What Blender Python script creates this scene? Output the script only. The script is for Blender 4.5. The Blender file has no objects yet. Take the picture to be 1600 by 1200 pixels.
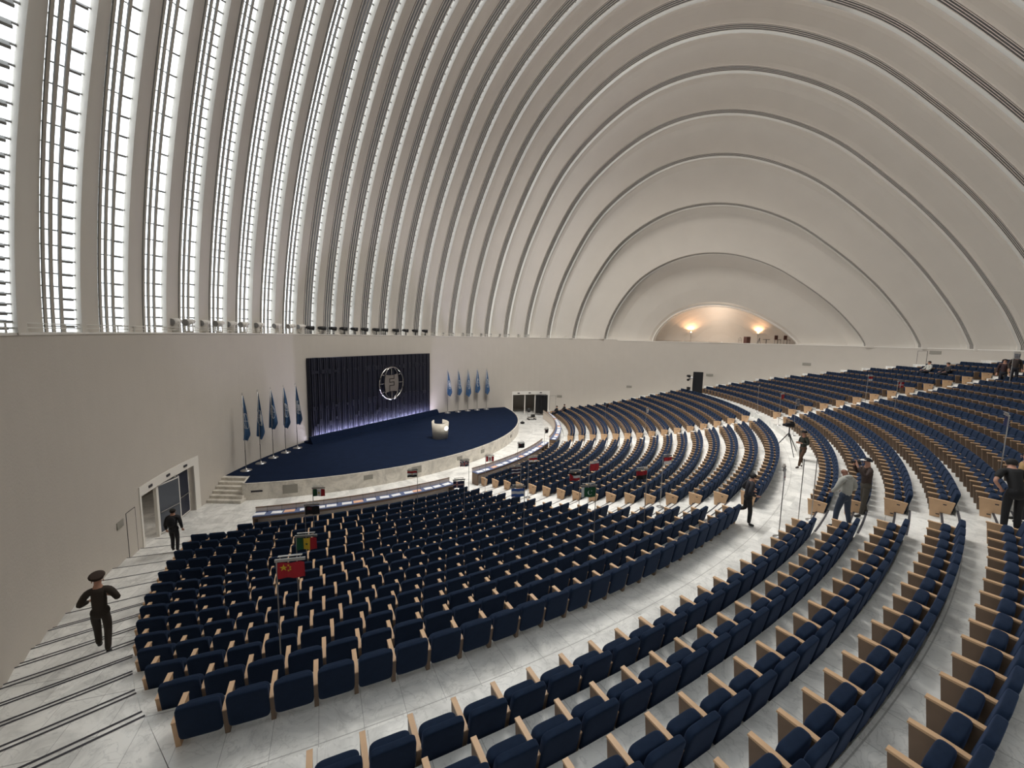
import bpy, math, random
from math import sin, cos, pi, radians, degrees, sqrt, atan2, hypot
from mathutils import Vector, Matrix
random.seed(7)
S = bpy.context.scene
COL = S.collection

# ------------------------------------------------------------------ camera
CAM_Z = 9.0
_p, _r = 0.1153517, 0.0202896
F_ = Vector((0, cos(_p), -sin(_p))); U0 = Vector((0, sin(_p), cos(_p))); R0 = Vector((1, 0, 0))
R_ = R0 * cos(_r) + U0 * sin(_r); U_ = U0 * cos(_r) - R0 * sin(_r)
cd = bpy.data.cameras.new('camera'); cam = bpy.data.objects.new('camera', cd); COL.objects.link(cam)
M = Matrix((R_, U_, -F_)).transposed().to_4x4(); M.translation = Vector((0, 0, CAM_Z)); cam.matrix_world = M
cd.sensor_width = 36; cd.lens = 655.146 / 1600 * 36; cd.clip_start = 0.05; cd.clip_end = 400
S.camera = cam

def project(v):
    d = v - Vector((0, 0, CAM_Z)); f = d.dot(F_)
    if f < .3: return None
    return 800 + 655.146 * d.dot(R_) / f, 600 - 655.146 * d.dot(U_) / f, f

# ------------------------------------------------------------------ plan of the hall
HC = Vector((9.5, 23.79)); RW = 25.45; RS = 25.9      # wall cylinder / springing of the shell
C = Vector((-18.1697, 39.8498))                        # centre of the seating arcs
R1, DR = 23.0022, 0.9278
RU, ZU, AU = 38.7573 + .25, 3.3145, 0.2876
W = 0.6131
LEDGE = 8.78
BETA = radians(30.4)
NV = Vector((cos(BETA), -sin(BETA))); DV = Vector((sin(BETA), cos(BETA)))   # across / along the vault axis
SC = HC.dot(DV); LC = HC.dot(NV)

# ------------------------------------------------------------------ light and exposure
wd = bpy.data.worlds.new('sky'); S.world = wd; wd.use_nodes = True
nt = wd.node_tree; nt.nodes.clear()
wo = nt.nodes.new('ShaderNodeOutputWorld'); bg = nt.nodes.new('ShaderNodeBackground')
tc = nt.nodes.new('ShaderNodeTexCoord'); dt = nt.nodes.new('ShaderNodeVectorMath'); dt.operation = 'DOT_PRODUCT'
dt.inputs[1].default_value = (-0.83, 0.38, 0.40)
mr = nt.nodes.new('ShaderNodeMapRange'); mr.inputs['From Min'].default_value = -0.6; mr.inputs['From Max'].default_value = 0.75
mr.inputs['To Min'].default_value = 0.55; mr.inputs['To Max'].default_value = 3.4
nt.links.new(tc.outputs['Generated'], dt.inputs[0]); nt.links.new(dt.outputs['Value'], mr.inputs['Value'])
nt.links.new(mr.outputs['Result'], bg.inputs['Strength']); bg.inputs['Color'].default_value = (0.90, 0.95, 1.0, 1)
nt.links.new(bg.outputs[0], wo.inputs[0])

def area(name, loc, target, sx, sy, power, col=(1, 1, 1), spread=180):
    l = bpy.data.lights.new(name, 'AREA'); l.shape = 'RECTANGLE'; l.size = sx; l.size_y = sy; l.energy = power; l.color = col
    l.spread = radians(spread)
    o = bpy.data.objects.new(name, l); COL.objects.link(o); o.location = loc
    o.rotation_euler = (Vector(target) - Vector(loc)).to_track_quat('-Z', 'Y').to_euler(); return o
def spot(name, loc, target, power, size=60, blend=.6, col=(1, 1, 1), rad=.15):
    l = bpy.data.lights.new(name, 'SPOT'); l.energy = power; l.spot_size = radians(size); l.spot_blend = blend; l.color = col; l.shadow_soft_size = rad
    o = bpy.data.objects.new(name, l); COL.objects.link(o); o.location = loc
    o.rotation_euler = (Vector(target) - Vector(loc)).to_track_quat('-Z', 'Y').to_euler(); return o
# added fill areas, both unseen: one behind the viewer, one under the crown
area('rear_fill', (-2.5, -5.5, 11.5), (9, 24, 6), 9, 4, 150, (1, .97, .93))
area('crown_fill', (5.0, 27.0, 32.0), (7, 30, 0), 13, 13, 5400, (1, .965, .91), 112)
S.view_settings.view_transform = 'Standard'; S.view_settings.look = 'None'
S.view_settings.exposure = 0.03; S.view_settings.gamma = 1.0; S.view_settings.use_curve_mapping = False
S.cycles.use_denoising = True
S.cycles.max_bounces = 6; S.cycles.diffuse_bounces = 4; S.cycles.glossy_bounces = 2; S.cycles.transparent_max_bounces = 8
S.cycles.caustics_reflective = False; S.cycles.caustics_refractive = False
S.cycles.sample_clamp_indirect = 6.0

# ------------------------------------------------------------------ materials
def srgb(r, g, b):
    f = lambda c: (c / 255) / 12.92 if c <= 10 else ((c / 255 + .055) / 1.055) ** 2.4
    return (f(r), f(g), f(b), 1)
MATS = {}
def mat(name, col, rough=.6, metal=0, noise=0, scale=5, emit=None, es=1, sheen=0, bump=0, bscale=40, spec=None):
    if name in MATS: return MATS[name]
    m = bpy.data.materials.new(name); m.use_nodes = True; n = m.node_tree; b = n.nodes['Principled BSDF']
    b.inputs['Base Color'].default_value = col; b.inputs['Roughness'].default_value = rough; b.inputs['Metallic'].default_value = metal
    if spec is not None: b.inputs['Specular IOR Level'].default_value = spec
    if sheen:
        b.inputs['Sheen Weight'].default_value = sheen; b.inputs['Sheen Roughness'].default_value = .4
        b.inputs['Sheen Tint'].default_value = (.35, .5, .9, 1)
    t = n.nodes.new('ShaderNodeTexCoord')
    if noise:
        z = n.nodes.new('ShaderNodeTexNoise'); z.inputs['Scale'].default_value = scale; z.inputs['Detail'].default_value = 5
        x = n.nodes.new('ShaderNodeMixRGB'); x.inputs[1].default_value = tuple(c * (1 - noise) for c in col[:3]) + (1,)
        x.inputs[2].default_value = tuple(min(1, c * (1 + noise)) for c in col[:3]) + (1,)
        n.links.new(t.outputs['Object'], z.inputs['Vector']); n.links.new(z.outputs['Fac'], x.inputs[0]); n.links.new(x.outputs[0], b.inputs['Base Color'])
    if bump:
        z = n.nodes.new('ShaderNodeTexNoise'); z.inputs['Scale'].default_value = bscale; z.inputs['Detail'].default_value = 4
        u = n.nodes.new('ShaderNodeBump'); u.inputs['Strength'].default_value = bump; u.inputs['Distance'].default_value = .02
        n.links.new(t.outputs['Object'], z.inputs['Vector']); n.links.new(z.outputs['Fac'], u.inputs['Height']); n.links.new(u.outputs[0], b.inputs['Normal'])
    if emit: b.inputs['Emission Color'].default_value = emit; b.inputs['Emission Strength'].default_value = es
    MATS[name] = m; return m
PLASTER = mat('plaster', (.52, .48, .43, 1), .85, noise=.04, scale=1.2, bump=.25, bscale=14)
SHELLM = mat('vault_plaster', (.62, .58, .525, 1), .8, noise=.05, scale=.6)
FIN = mat('fin_shaded', (.17, .16, .15, 1), .7)  # shade of the fin sides put into the colour
BARM = mat('glazing_bar', (.30, .29, .28, 1), .6)
WHITE = mat('white_paint', (.74, .71, .66, 1), .6)
RAILM = mat('white_rail', (.70, .68, .63, 1), .5)
BLACK = mat('black_cloth', (.006, .006, .008, 1), .9)
BLACKP = mat('black_plastic', (.012, .012, .014, 1), .5)
CARPET = mat('navy_carpet', (.0058, .0118, .031, 1), .95, noise=.3, scale=2, sheen=.0, spec=.08)
VELVET = mat('navy_velvet', (.0078, .0158, .035, 1), .85, noise=.25, scale=14, sheen=.16, spec=.12)
WOOD_SHADE = mat('oak_shaded', (.165, .108, .070, 1), .5, noise=.12, scale=9)  # same oak as the arms, with the panels' shade put into the colour
WOOD_LIT = mat('oak_lit', (.53, .34, .195, 1), .45, noise=.08, scale=9)  # lit tone of the same oak, for arms and end panels
STEEL = mat('brushed_steel', (.42, .41, .40, 1), .35, .9)
DARKST = mat('dark_strip', (.03, .028, .035, 1), .7)
GREYV = mat('vent_grey', (.27, .255, .22, 1), .7)
PAPER = mat('paper', (.80, .80, .82, 1), .6)
DESKB = mat('desk_blue', (.10, .13, .24, 1), .6)
REDM = mat('red_paint', (.45, .02, .02, 1), .6)
DOORN = mat('door_navy', (.012, .016, .035, 1), .5)
DOORG = mat('door_grey', (.07, .08, .10, 1), .5)
SKIN = mat('skin', (.42, .22, .15, 1), .6)
HAIR = mat('dark_hair', (.010, .008, .007, 1), .8)
CHROME = mat('chrome', (.6, .58, .55, 1), .22, 1)

def glass_mat():
    m = bpy.data.materials.new('window_glass'); m.use_nodes = True; n = m.node_tree; n.nodes.clear()
    o = n.nodes.new('ShaderNodeOutputMaterial'); a = n.nodes.new('ShaderNodeBsdfTransparent'); g = n.nodes.new('ShaderNodeBsdfGlossy'); x = n.nodes.new('ShaderNodeMixShader')
    a.inputs[0].default_value = (.94, .96, .95, 1); g.inputs['Roughness'].default_value = .08; x.inputs[0].default_value = .05
    n.links.new(a.outputs[0], x.inputs[1]); n.links.new(g.outputs[0], x.inputs[2]); n.links.new(x.outputs[0], o.inputs[0]); return m
GLASS = glass_mat()

def marble_mat(name, base, vein, joints=True, rough=.32):
    m = bpy.data.materials.new(name); m.use_nodes = True; n = m.node_tree; b = n.nodes['Principled BSDF']; L = n.links
    ge = n.nodes.new('ShaderNodeNewGeometry')
    n1 = n.nodes.new('ShaderNodeTexNoise'); n1.inputs['Scale'].default_value = .9; n1.inputs['Detail'].default_value = 9; n1.inputs['Roughness'].default_value = .62; n1.inputs['Distortion'].default_value = 1.6
    r1 = n.nodes.new('ShaderNodeValToRGB'); r1.color_ramp.elements[0].position = .36; r1.color_ramp.elements[0].color = vein; r1.color_ramp.elements[1].position = .56; r1.color_ramp.elements[1].color = base
    L.new(ge.outputs['Position'], n1.inputs['Vector']); L.new(n1.outputs['Fac'], r1.inputs[0])
    n2 = n.nodes.new('ShaderNodeTexNoise'); n2.inputs['Scale'].default_value = 1.7; n2.inputs['Detail'].default_value = 12; n2.inputs['Distortion'].default_value = 2.5
    L.new(ge.outputs['Position'], n2.inputs['Vector'])
    s1 = n.nodes.new('ShaderNodeMath'); s1.operation = 'SUBTRACT'; s1.inputs[1].default_value = .5; L.new(n2.outputs['Fac'], s1.inputs[0])
    s2 = n.nodes.new('ShaderNodeMath'); s2.operation = 'ABSOLUTE'; L.new(s1.outputs[0], s2.inputs[0])
    r2 = n.nodes.new('ShaderNodeMapRange'); r2.inputs['From Max'].default_value = .022; r2.inputs['To Min'].default_value = .35; r2.inputs['To Max'].default_value = 0; L.new(s2.outputs[0], r2.inputs['Value'])
    mx = n.nodes.new('ShaderNodeMixRGB'); mx.inputs[2].default_value = tuple(c * .55 for c in vein[:3]) + (1,)
    L.new(r2.outputs[0], mx.inputs[0]); L.new(r1.outputs[0], mx.inputs[1]); out = mx.outputs[0]
    if joints:
        sp = n.nodes.new('ShaderNodeSeparateXYZ'); L.new(ge.outputs['Position'], sp.inputs[0])
        def mt(op, a, b_=None, clamp=False):
            q = n.nodes.new('ShaderNodeMath'); q.operation = op
            for i, v in enumerate((a, b_)):
                if v is None: continue
                if isinstance(v, (int, float)): q.inputs[i].default_value = v
                else: L.new(v, q.inputs[i])
            return q.outputs[0]
        x = mt('SUBTRACT', sp.outputs[0], C.x); y = mt('SUBTRACT', sp.outputs[1], C.y)
        r = mt('SQRT', mt('ADD', mt('MULTIPLY', x, x), mt('MULTIPLY', y, y)))
        a = mt('MULTIPLY', mt('ARCTAN2', x, mt('MULTIPLY', y, -1)), 38.0 / 0.655)
        ja = mt('LESS_THAN', mt('ABSOLUTE', mt('SUBTRACT', mt('FRACT', a), .5)), .007)
        jr = mt('LESS_THAN', mt('ABSOLUTE', mt('SUBTRACT', mt('FRACT', mt('MULTIPLY', mt('SUBTRACT', r, 37.55), 1 / 1.45)), .03)), .006)
        j = mt('MULTIPLY', mt('MAXIMUM', ja, jr), .55)
        wn = n.nodes.new('ShaderNodeTexWhiteNoise'); cx = n.nodes.new('ShaderNodeCombineXYZ')
        L.new(mt('FLOOR', mt('ADD', a, .5)), cx.inputs[0]); L.new(mt('FLOOR', mt('MULTIPLY', mt('SUBTRACT', r, 37.55), 1 / 1.45)), cx.inputs[1]); L.new(cx.outputs[0], wn.inputs['Vector'])
        tv = mt('ADD', mt('MULTIPLY', wn.outputs['Value'], .16), .90)
        m3 = n.nodes.new('ShaderNodeVectorMath'); m3.operation = 'SCALE'; L.new(out, m3.inputs[0]); L.new(tv, m3.inputs['Scale'])
        m2 = n.nodes.new('ShaderNodeMixRGB'); m2.inputs[2].default_value = (.16, .15, .14, 1); L.new(j, m2.inputs[0]); L.new(m3.outputs[0], m2.inputs[1]); out = m2.outputs[0]
    L.new(out, b.inputs['Base Color']); b.inputs['Roughness'].default_value = rough
    return m
MARBLE = marble_mat('floor_marble', (.78, .77, .735, 1), (.57, .565, .54, 1))
MARBLEF = marble_mat('face_marble', (.66, .62, .55, 1), (.46, .43, .38, 1), False)

# ------------------------------------------------------------------ mesh helpers
class MB:
    def __init__(s): s.v = []; s.f = []; s.m = []
    def add(s, vs, fs, mi=0):
        o = len(s.v); s.v += [tuple(v) for v in vs]; s.f += [tuple(i + o for i in f) for f in fs]; s.m += [mi] * len(fs)
    def quad(s, a, b, c, d, mi=0): s.add([a, b, c, d], [(0, 1, 2, 3)], mi)
    def box(s, c, sz, rot=0, mi=0, tilt=0):
        hx, hy, hz = sz[0] / 2, sz[1] / 2, sz[2] / 2; vs = []
        for z in (-hz, hz):
            for x, y in ((-hx, -hy), (hx, -hy), (hx, hy), (-hx, hy)):
                yy = y * cos(tilt) - z * sin(tilt); zz = y * sin(tilt) + z * cos(tilt)
                vs.append((c[0] + x * cos(rot) - yy * sin(rot), c[1] + x * sin(rot) + yy * cos(rot), c[2] + zz))
        s.add(vs, [(3, 2, 1, 0), (4, 5, 6, 7), (0, 1, 5, 4), (1, 2, 6, 5), (2, 3, 7, 6), (3, 0, 4, 7)], mi)
    def cyl(s, a, b, r0, r1=None, n=12, mi=0, cap=True):
        a = Vector(a); b = Vector(b); r1 = r0 if r1 is None else r1; d = (b - a).normalized()
        x = d.orthogonal().normalized(); y = d.cross(x); vs = []
        for p, r in ((a, r0), (b, r1)):
            for i in range(n):
                t = 2 * pi * i / n; vs.append(p + x * r * cos(t) + y * r * sin(t))
        fs = [(i, (i + 1) % n, n + (i + 1) % n, n + i) for i in range(n)]
        if cap: fs += [tuple(range(n - 1, -1, -1)), tuple(range(n, 2 * n))]
        s.add(vs, fs, mi)
    def lathe(s, prof, n=24, c=(0, 0, 0), mi=0):
        vs = []; k = len(prof)
        for i in range(n):
            t = 2 * pi * i / n
            for r, z in prof: vs.append((c[0] + r * cos(t), c[1] + r * sin(t), c[2] + z))
        fs = []
        for i in range(n):
            j = (i + 1) % n
            for q in range(k - 1): fs.append((i * k + q, j * k + q, j * k + q + 1, i * k + q + 1))
        s.add(vs, fs, mi)
    def prism(s, poly, a, b, mi=0, xf=None):
        # poly in (y,z), extruded along x from a to b
        n = len(poly); vs = [(a, y, z) for y, z in poly] + [(b, y, z) for y, z in poly]
        if xf: vs = [xf(v) for v in vs]
        s.add(vs, [tuple(range(n - 1, -1, -1)), tuple(range(n, 2 * n))] + [(i, (i + 1) % n, n + (i + 1) % n, n + i) for i in range(n)], mi)
    def sphere(s, c, r, n=10, mi=0, sc=(1, 1, 1)):
        prof = [(sin(pi * i / n), -cos(pi * i / n)) for i in range(n + 1)]; vs = []; m2 = n * 2
        for i in range(m2):
            t = 2 * pi * i / m2
            for q, z in prof: vs.append((c[0] + r * sc[0] * q * cos(t), c[1] + r * sc[1] * q * sin(t), c[2] + r * sc[2] * z))
        k = n + 1; s.add(vs, [(i * k + q, ((i + 1) % m2) * k + q, ((i + 1) % m2) * k + q + 1, i * k + q + 1) for i in range(m2) for q in range(n)], mi)
    def tube(s, pts, r, n=8, mi=0, closed=False):
        P = [Vector(p) for p in pts]; m_ = len(P); vs = []
        for i, p in enumerate(P):
            d = (P[(i + 1) % m_] - P[i - 1]) if closed else (P[min(i + 1, m_ - 1)] - P[max(i - 1, 0)])
            d.normalize(); up = Vector((0, 0, 1)) if abs(d.z) < .95 else Vector((1, 0, 0))
            x = d.cross(up).normalized(); y = x.cross(d)
            for k in range(n): t = 2 * pi * k / n; vs.append(p + x * r * cos(t) + y * r * sin(t))
        fs = []
        for i in range(m_ if closed else m_ - 1):
            j = (i + 1) % m_
            for k in range(n): fs.append((i * n + k, i * n + (k + 1) % n, j * n + (k + 1) % n, j * n + k))
        if not closed: fs += [tuple(range(n - 1, -1, -1)), tuple(range((m_ - 1) * n, m_ * n))]
        s.add(vs, fs, mi)
    def mesh(s, name, mats, smooth=False):
        me = bpy.data.meshes.new(name); me.from_pydata(s.v, [], s.f)
        for m in (mats if isinstance(mats, (list, tuple)) else [mats]): me.materials.append(m)
        me.polygons.foreach_set('material_index', s.m)
        if smooth: me.polygons.foreach_set('use_smooth', [True] * len(s.f))
        me.update(); return me
    def build(s, name, mats, parent=None, smooth=False, bevel=0, seg=2):
        o = bpy.data.objects.new(name, s.mesh(name, mats, smooth)); COL.objects.link(o)
        if parent: o.parent = parent
        if bevel:
            b = o.modifiers.new('bevel', 'BEVEL'); b.width = bevel; b.segments = seg; b.limit_method = 'ANGLE'
            for p in o.data.polygons: p.use_smooth = True
        return o
def tag(o, label=None, cat=None, group=None, kind=None):
    if label: o['label'] = label
    if cat: o['category'] = cat
    if group: o['group'] = group
    if kind: o['kind'] = kind
    return o
def empty(name, loc=(0, 0, 0), rz=0, label=None, cat=None, group=None):
    o = bpy.data.objects.new(name, None); COL.objects.link(o); o.location = loc; o.rotation_euler = (0, 0, rz); o.empty_display_size = .2
    return tag(o, label, cat, group)
def copy_tree(o, parent=None):
    c = o.copy(); COL.objects.link(c); c.parent = parent
    for ch in list(o.children): copy_tree(ch, c)
    return c

def P2(r, t): return Vector((C.x + r * sin(t), C.y - r * cos(t)))      # arcs around the stage
def H2(phi, r=RW): p = radians(phi); return Vector((HC.x + r * sin(p), HC.y + r * cos(p)))
def interp(x, xs, ys):
    if x <= xs[0]: return ys[0]
    for i in range(1, len(xs)):
        if x <= xs[i]: return ys[i - 1] + (ys[i] - ys[i - 1]) * (x - xs[i - 1]) / (xs[i] - xs[i - 1])
    return ys[-1]
def zk(k): return interp(k, [1, 5, 8, 12, 16], [0, .55, .918, 1.789, 2.919])
def rk(k): return R1 + DR * (k - 1)
T0 = atan2((HC - C).x, -(HC - C).y); D0 = (HC - C).length
def lim(r, R):
    c = (r * r + D0 * D0 - R * R) / (2 * r * D0)
    c = max(-1, min(1, c)); a = math.acos(c); return T0 - a, T0 + a

# ------------------------------------------------------------------ floor and tiers
fl = MB()
N = 96
fl.add([(HC.x + 34 * cos(2 * pi * i / N), HC.y + 34 * sin(2 * pi * i / N), 0) for i in range(N)], [tuple(range(N))])
rings = []                                  # (r0, r1, z)
edges = [rk(n) + .1 for n in range(1, 17)]
for n in range(2, 17): rings.append((edges[n - 2], edges[n - 1] if n < 16 else 38.05, zk(n)))
nU = 18
for j in range(nU): rings.append((RU + DR * (j - 1) + .1 if j else 38.05, RU + DR * j + .1, ZU + AU * j))
def tiers_range(r, left): return lim(r, 23.42)[0] if left else lim(r, RW - .02)[1]
zprev = 0
for (a, b, z) in rings:
    if z > LEDGE: break
    tl = (lim(a, 23.42)[0], lim(b, 23.42)[0]); tr = (lim(a, RW)[1], lim(b, RW)[1])
    n = 70
    for i in range(n):
        u0, u1 = i / n, (i + 1) / n
        q = []
        for (rr, k_, u) in ((a, 0, u0), (a, 0, u1), (b, 1, u1), (b, 1, u0)):
            t = tl[k_] + (tr[k_] - tl[k_]) * u; p = P2(rr, t); q.append((p.x, p.y, z))
        fl.quad(q[0], q[3], q[2], q[1]) if False else fl.quad(*q)
        fl.quad((q[0][0], q[0][1], zprev), (q[1][0], q[1][1], zprev), q[1], q[0])
    e0 = P2(a, tl[0]); e1 = P2(b, tl[1]); fl.quad((e0.x, e0.y, 0), (e1.x, e1.y, 0), (e1.x, e1.y, z), (e0.x, e0.y, z))
    zprev = z
# half steps and dark nosing strips
st = MB()
def arc_band(mb, r0, r1, z, t0, t1, n=10, mi=0, riser=None):
    for i in range(n):
        ta = t0 + (t1 - t0) * i / n; tb = t0 + (t1 - t0) * (i + 1) / n
        a, b, c, d = P2(r0, ta), P2(r0, tb), P2(r1, tb), P2(r1, ta)
        mb.quad((a.x, a.y, z), (b.x, b.y, z), (c.x, c.y, z), (d.x, d.y, z), mi)
        if riser is not None: mb.quad((a.x, a.y, riser), (b.x, b.y, riser), (b.x, b.y, z), (a.x, a.y, z), mi)
def near_t(r, ang, d): return ang + d / r
def aisle1(r): return 0.8386 - .496 / r
def aisle2(r): return 1.2506 + 2.624 / r
def aisle1u(r): return .7935 + .857 / r
def aisle2u(r): return 1.212 + 4.317 / r
AW = 2.15
for n in range(1, 16):
    R = rk(n) + .1
    for ai in (aisle1, aisle2):
        t1 = ai(R); t0 = t1 - (AW + .05) / R
        arc_band(st, R - .002, R + .045, zk(n + 1) + .004, t0, t1)
        if n >= 8:
            zz = (zk(n) + zk(n + 1)) / 2
            arc_band(fl, R - .30, R, zz, t0, t1, riser=zk(n))
            arc_band(st, R - .302, R - .255, zz + .004, t0, t1)
for j in range(1, 15):
    R = (RU + DR * (j - 1) + .1) if j else 38.05
    zb = ZU + AU * (j - 1) if j else zk(16)
    for ai in (aisle1u, aisle2u):
        t1 = ai(R); t0 = t1 - (AW + .1) / R
        zz = (zb + ZU + AU * j) / 2
        arc_band(fl, R - .30, R, zz, t0, t1, riser=zb)
        arc_band(st, R - .302, R - .25, zz + .004, t0, t1); arc_band(st, R - .002, R + .05, ZU + AU * j + .004, t0, t1)
# the flight along the left wall
bnd = []
for n in range(1, 16):
    R = rk(n) + .1
    dl = interp(n, [1, 2, 4, 6, 8, 9, 11], [.12, .28, .42, .6, .9, .98, .95]) * DR
    if n >= 8: bnd.append((R - .28, dl, (zk(n) + zk(n + 1)) / 2))
    bnd.append((R, dl, zk(n + 1)))
bnd.append((37.75, .9, 3.116)); bnd.append((38.05, .9, ZU))
def sp(R, dl, f):
    Rh = 23.42 + (RW - 23.42) * f; rr = R + dl * f; return P2(rr, lim(rr, Rh)[0])
zp = 0
for i, (R, dl, z) in enumerate(bnd):
    if i + 1 < len(bnd): R2, dl2 = bnd[i + 1][0], bnd[i + 1][1]
    else: R2, dl2 = 39.4, .9
    n = 6
    for k in range(n):
        f0, f1 = k / n * 1.0, (k + 1) / n
        a, b, c, d = sp(R, dl, f0), sp(R, dl, f1), sp(R2, dl2, f1), sp(R2, dl2, f0)
        fl.quad((a.x, a.y, z), (b.x, b.y, z), (c.x, c.y, z), (d.x, d.y, z))
        fl.quad((a.x, a.y, zp), (b.x, b.y, zp), (b.x, b.y, z), (a.x, a.y, z))
        e, f = sp(R + .042, dl, f1), sp(R + .042, dl, f0)
        if k < n: st.quad((a.x, a.y, z + .004), (b.x, b.y, z + .004), (e.x, e.y, z + .004), (f.x, f.y, z + .004))
    zp = z
tag(fl.build('floor', MARBLE), kind='structure')
tag(st.build('trim_1', DARKST), kind='structure')

# ------------------------------------------------------------------ walls
def wall_piece(name, p0, p1, openings=(), zt=LEDGE, zb=0, notch=None):
    mb = MB(); ph = set([p0, p1]); x = p0
    while x < p1: ph.add(round(x, 3)); x += 1.5
    for o in openings: ph.add(o[0]); ph.add(o[1])
    ph = sorted(ph)
    for a, b in zip(ph[:-1], ph[1:]):
        mid = (a + b) / 2; op = [o for o in openings if o[0] <= mid <= o[1]]
        lo = op[0][2] if op else zb
        A, B = H2(a), H2(b); A2, B2 = H2(a, RW + .45), H2(b, RW + .45)
        mb.quad((A.x, A.y, lo), (B.x, B.y, lo), (B.x, B.y, zt), (A.x, A.y, zt))
        mb.quad((A2.x, A2.y, lo), (B2.x, B2.y, lo), (B2.x, B2.y, zt), (A2.x, A2.y, zt))
        if op: mb.quad((A.x, A.y, lo), (B.x, B.y, lo), (B2.x, B2.y, lo), (A2.x, A2.y, lo))
    for o in openings:
        for e in (o[0], o[1]):
            A, A2 = H2(e), H2(e, RW + .45); mb.quad((A.x, A.y, 0), (A2.x, A2.y, 0), (A2.x, A2.y, o[2]), (A.x, A.y, o[2]))
    for e in (p0, p1):
        A, A2 = H2(e), H2(e, RW + .45); mb.quad((A.x, A.y, zb), (A2.x, A2.y, zb), (A2.x, A2.y, zt), (A.x, A.y, zt))
    return tag(mb.build(name, PLASTER), kind='structure')
DL = (-107.6, -98.4, 2.30); DRr = (-21.6, -12.4, 2.24)
PH_CAM = degrees(atan2(-HC.x, -HC.y))            # bearing of the viewer's own lunette
wall_piece('wall_left', PH_CAM + 11 + 0, -92.0, [DL])
wall_piece('wall_stage', -92.0, -25.0)
wall_piece('wall_far', -25.0, 6.0, [DRr])
wall_piece('wall_right', 6.0, PH_CAM + 360 - 11, zt=LEDGE - .14)
wall_piece('wall_rear', PH_CAM - 11, PH_CAM + 11, zt=8.30)

def ring_band(mb, p0, p1, r0, r1, z0, z1, n, mi=0):
    for i in range(n):
        a = p0 + (p1 - p0) * i / n; b = p0 + (p1 - p0) * (i + 1) / n
        q = [H2(a, r0), H2(b, r0), H2(b, r1), H2(a, r1)]
        v = [(p.x, p.y, z0) for p in q] + [(p.x, p.y, z1) for p in q]
        mb.add(v, [(0, 1, 5, 4), (2, 3, 7, 6), (4, 5, 6, 7), (3, 2, 1, 0)] + ([(0, 4, 7, 3)] if i == 0 else []) + ([(1, 2, 6, 5)] if i == n - 1 else []), mi)
tr = MB(); ring_band(tr, PH_CAM + 12, 6, RW - .03, RW + 1.2, LEDGE - .02, LEDGE + .04, 110)
ring_band(tr, 6, PH_CAM + 348, RW - .03, RW + 1.2, LEDGE - .16, LEDGE - .10, 90)
tag(tr.build('trim_2', WHITE), kind='structure')

# slim rail that runs along the ledge
rl = MB()
for z in (.16, .28):
    rl.tube([(H2(p, RW + .12).x, H2(p, RW + .12).y, LEDGE + z) for p in [PH_CAM + 14 + i * 1.5 for i in range(int((0 - PH_CAM - 14) / 1.5))]], .018, 6)
po = MB()
for i in range(58):
    p = PH_CAM + 14 + i * 2.4
    if p > -2: break
    q = H2(p, RW + .12); po.cyl((q.x, q.y, LEDGE), (q.x, q.y, LEDGE + .28), .02, n=6)
ro = empty('ledge_railing', (H2(-90).x, H2(-90).y, LEDGE), 0, 'thin white two-bar railing along the top of the round wall', 'railing')
for o in (rl.build('rail', RAILM), po.build('post', RAILM)):
    o.parent = ro; o.matrix_parent_inverse = Matrix.Translation(-Vector(ro.location))

# ------------------------------------------------------------------ ribbed vault
GU = [-1, -.99, -.97, -.94, -.9, -.85, -.8, -.72, -.63, -.55, -.47, -.37, -.25, -.15, 0, .1, .19, .3, .43, .52, .64, .76, .84, .9, .95, 1]
GV = [0, .09, .18, .28, .39, .49, .58, .71, .80, .86, .91, .96, .99, 1.0, .985, .955, .915, .855, .765, .67, .55, .41, .30, .20, .12, 0]
NA = 96
US = [-cos(pi * i / NA) for i in range(NA + 1)]
GS = [interp(u, GU, GV) for u in US]
for _ in range(10): GS = [GS[0]] + [(GS[i - 1] + 2 * GS[i] + GS[i + 1]) / 4 for i in range(1, NA)] + [GS[-1]]
def HQ(q): return interp(q, [0, 3, 5.2, 11.7, 14.9, 17.1, 19.1, 20.8, 22.1, 24.0, 25.9], [0, 2.9, 4.9, 8.8, 13.2, 16.8, 19.8, 22.5, 24.5, 27.1, 29.6])
def qs(s): return sqrt(max(RS * RS - (s - SC) ** 2, 0.01))
def prof(q, H, s, off=0.0, z0=LEDGE):
    k = 1 + off / max(q, 3); out = []
    for u, g in zip(US, GS):
        p = NV * (LC + u * q * k) + DV * s; out.append((p.x, p.y, (z0 + g * (H + off)) if (u < .999 and not (u < -.999 and s > 48.8)) else z0 - .22))
    return out
PER, OP = 1.925, 1.15
s1 = 48.35
bands = [s1 - PER * i for i in range(26)]
shell = MB()
def strip(mb, A, B, mi=0, lo=0, hi=None):
    n = len(A); hi = hi or n - 1; o = len(mb.v); mb.v += A; mb.v += B
    for i in range(lo, hi): mb.f.append((o + i, o + i + 1, o + n + i + 1, o + n + i)); mb.m.append(mi)
def LO(i): return interp(i, [0, 10, 14, 20, 26], [OP / 2, OP / 2, .50, .30, .24])
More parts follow.
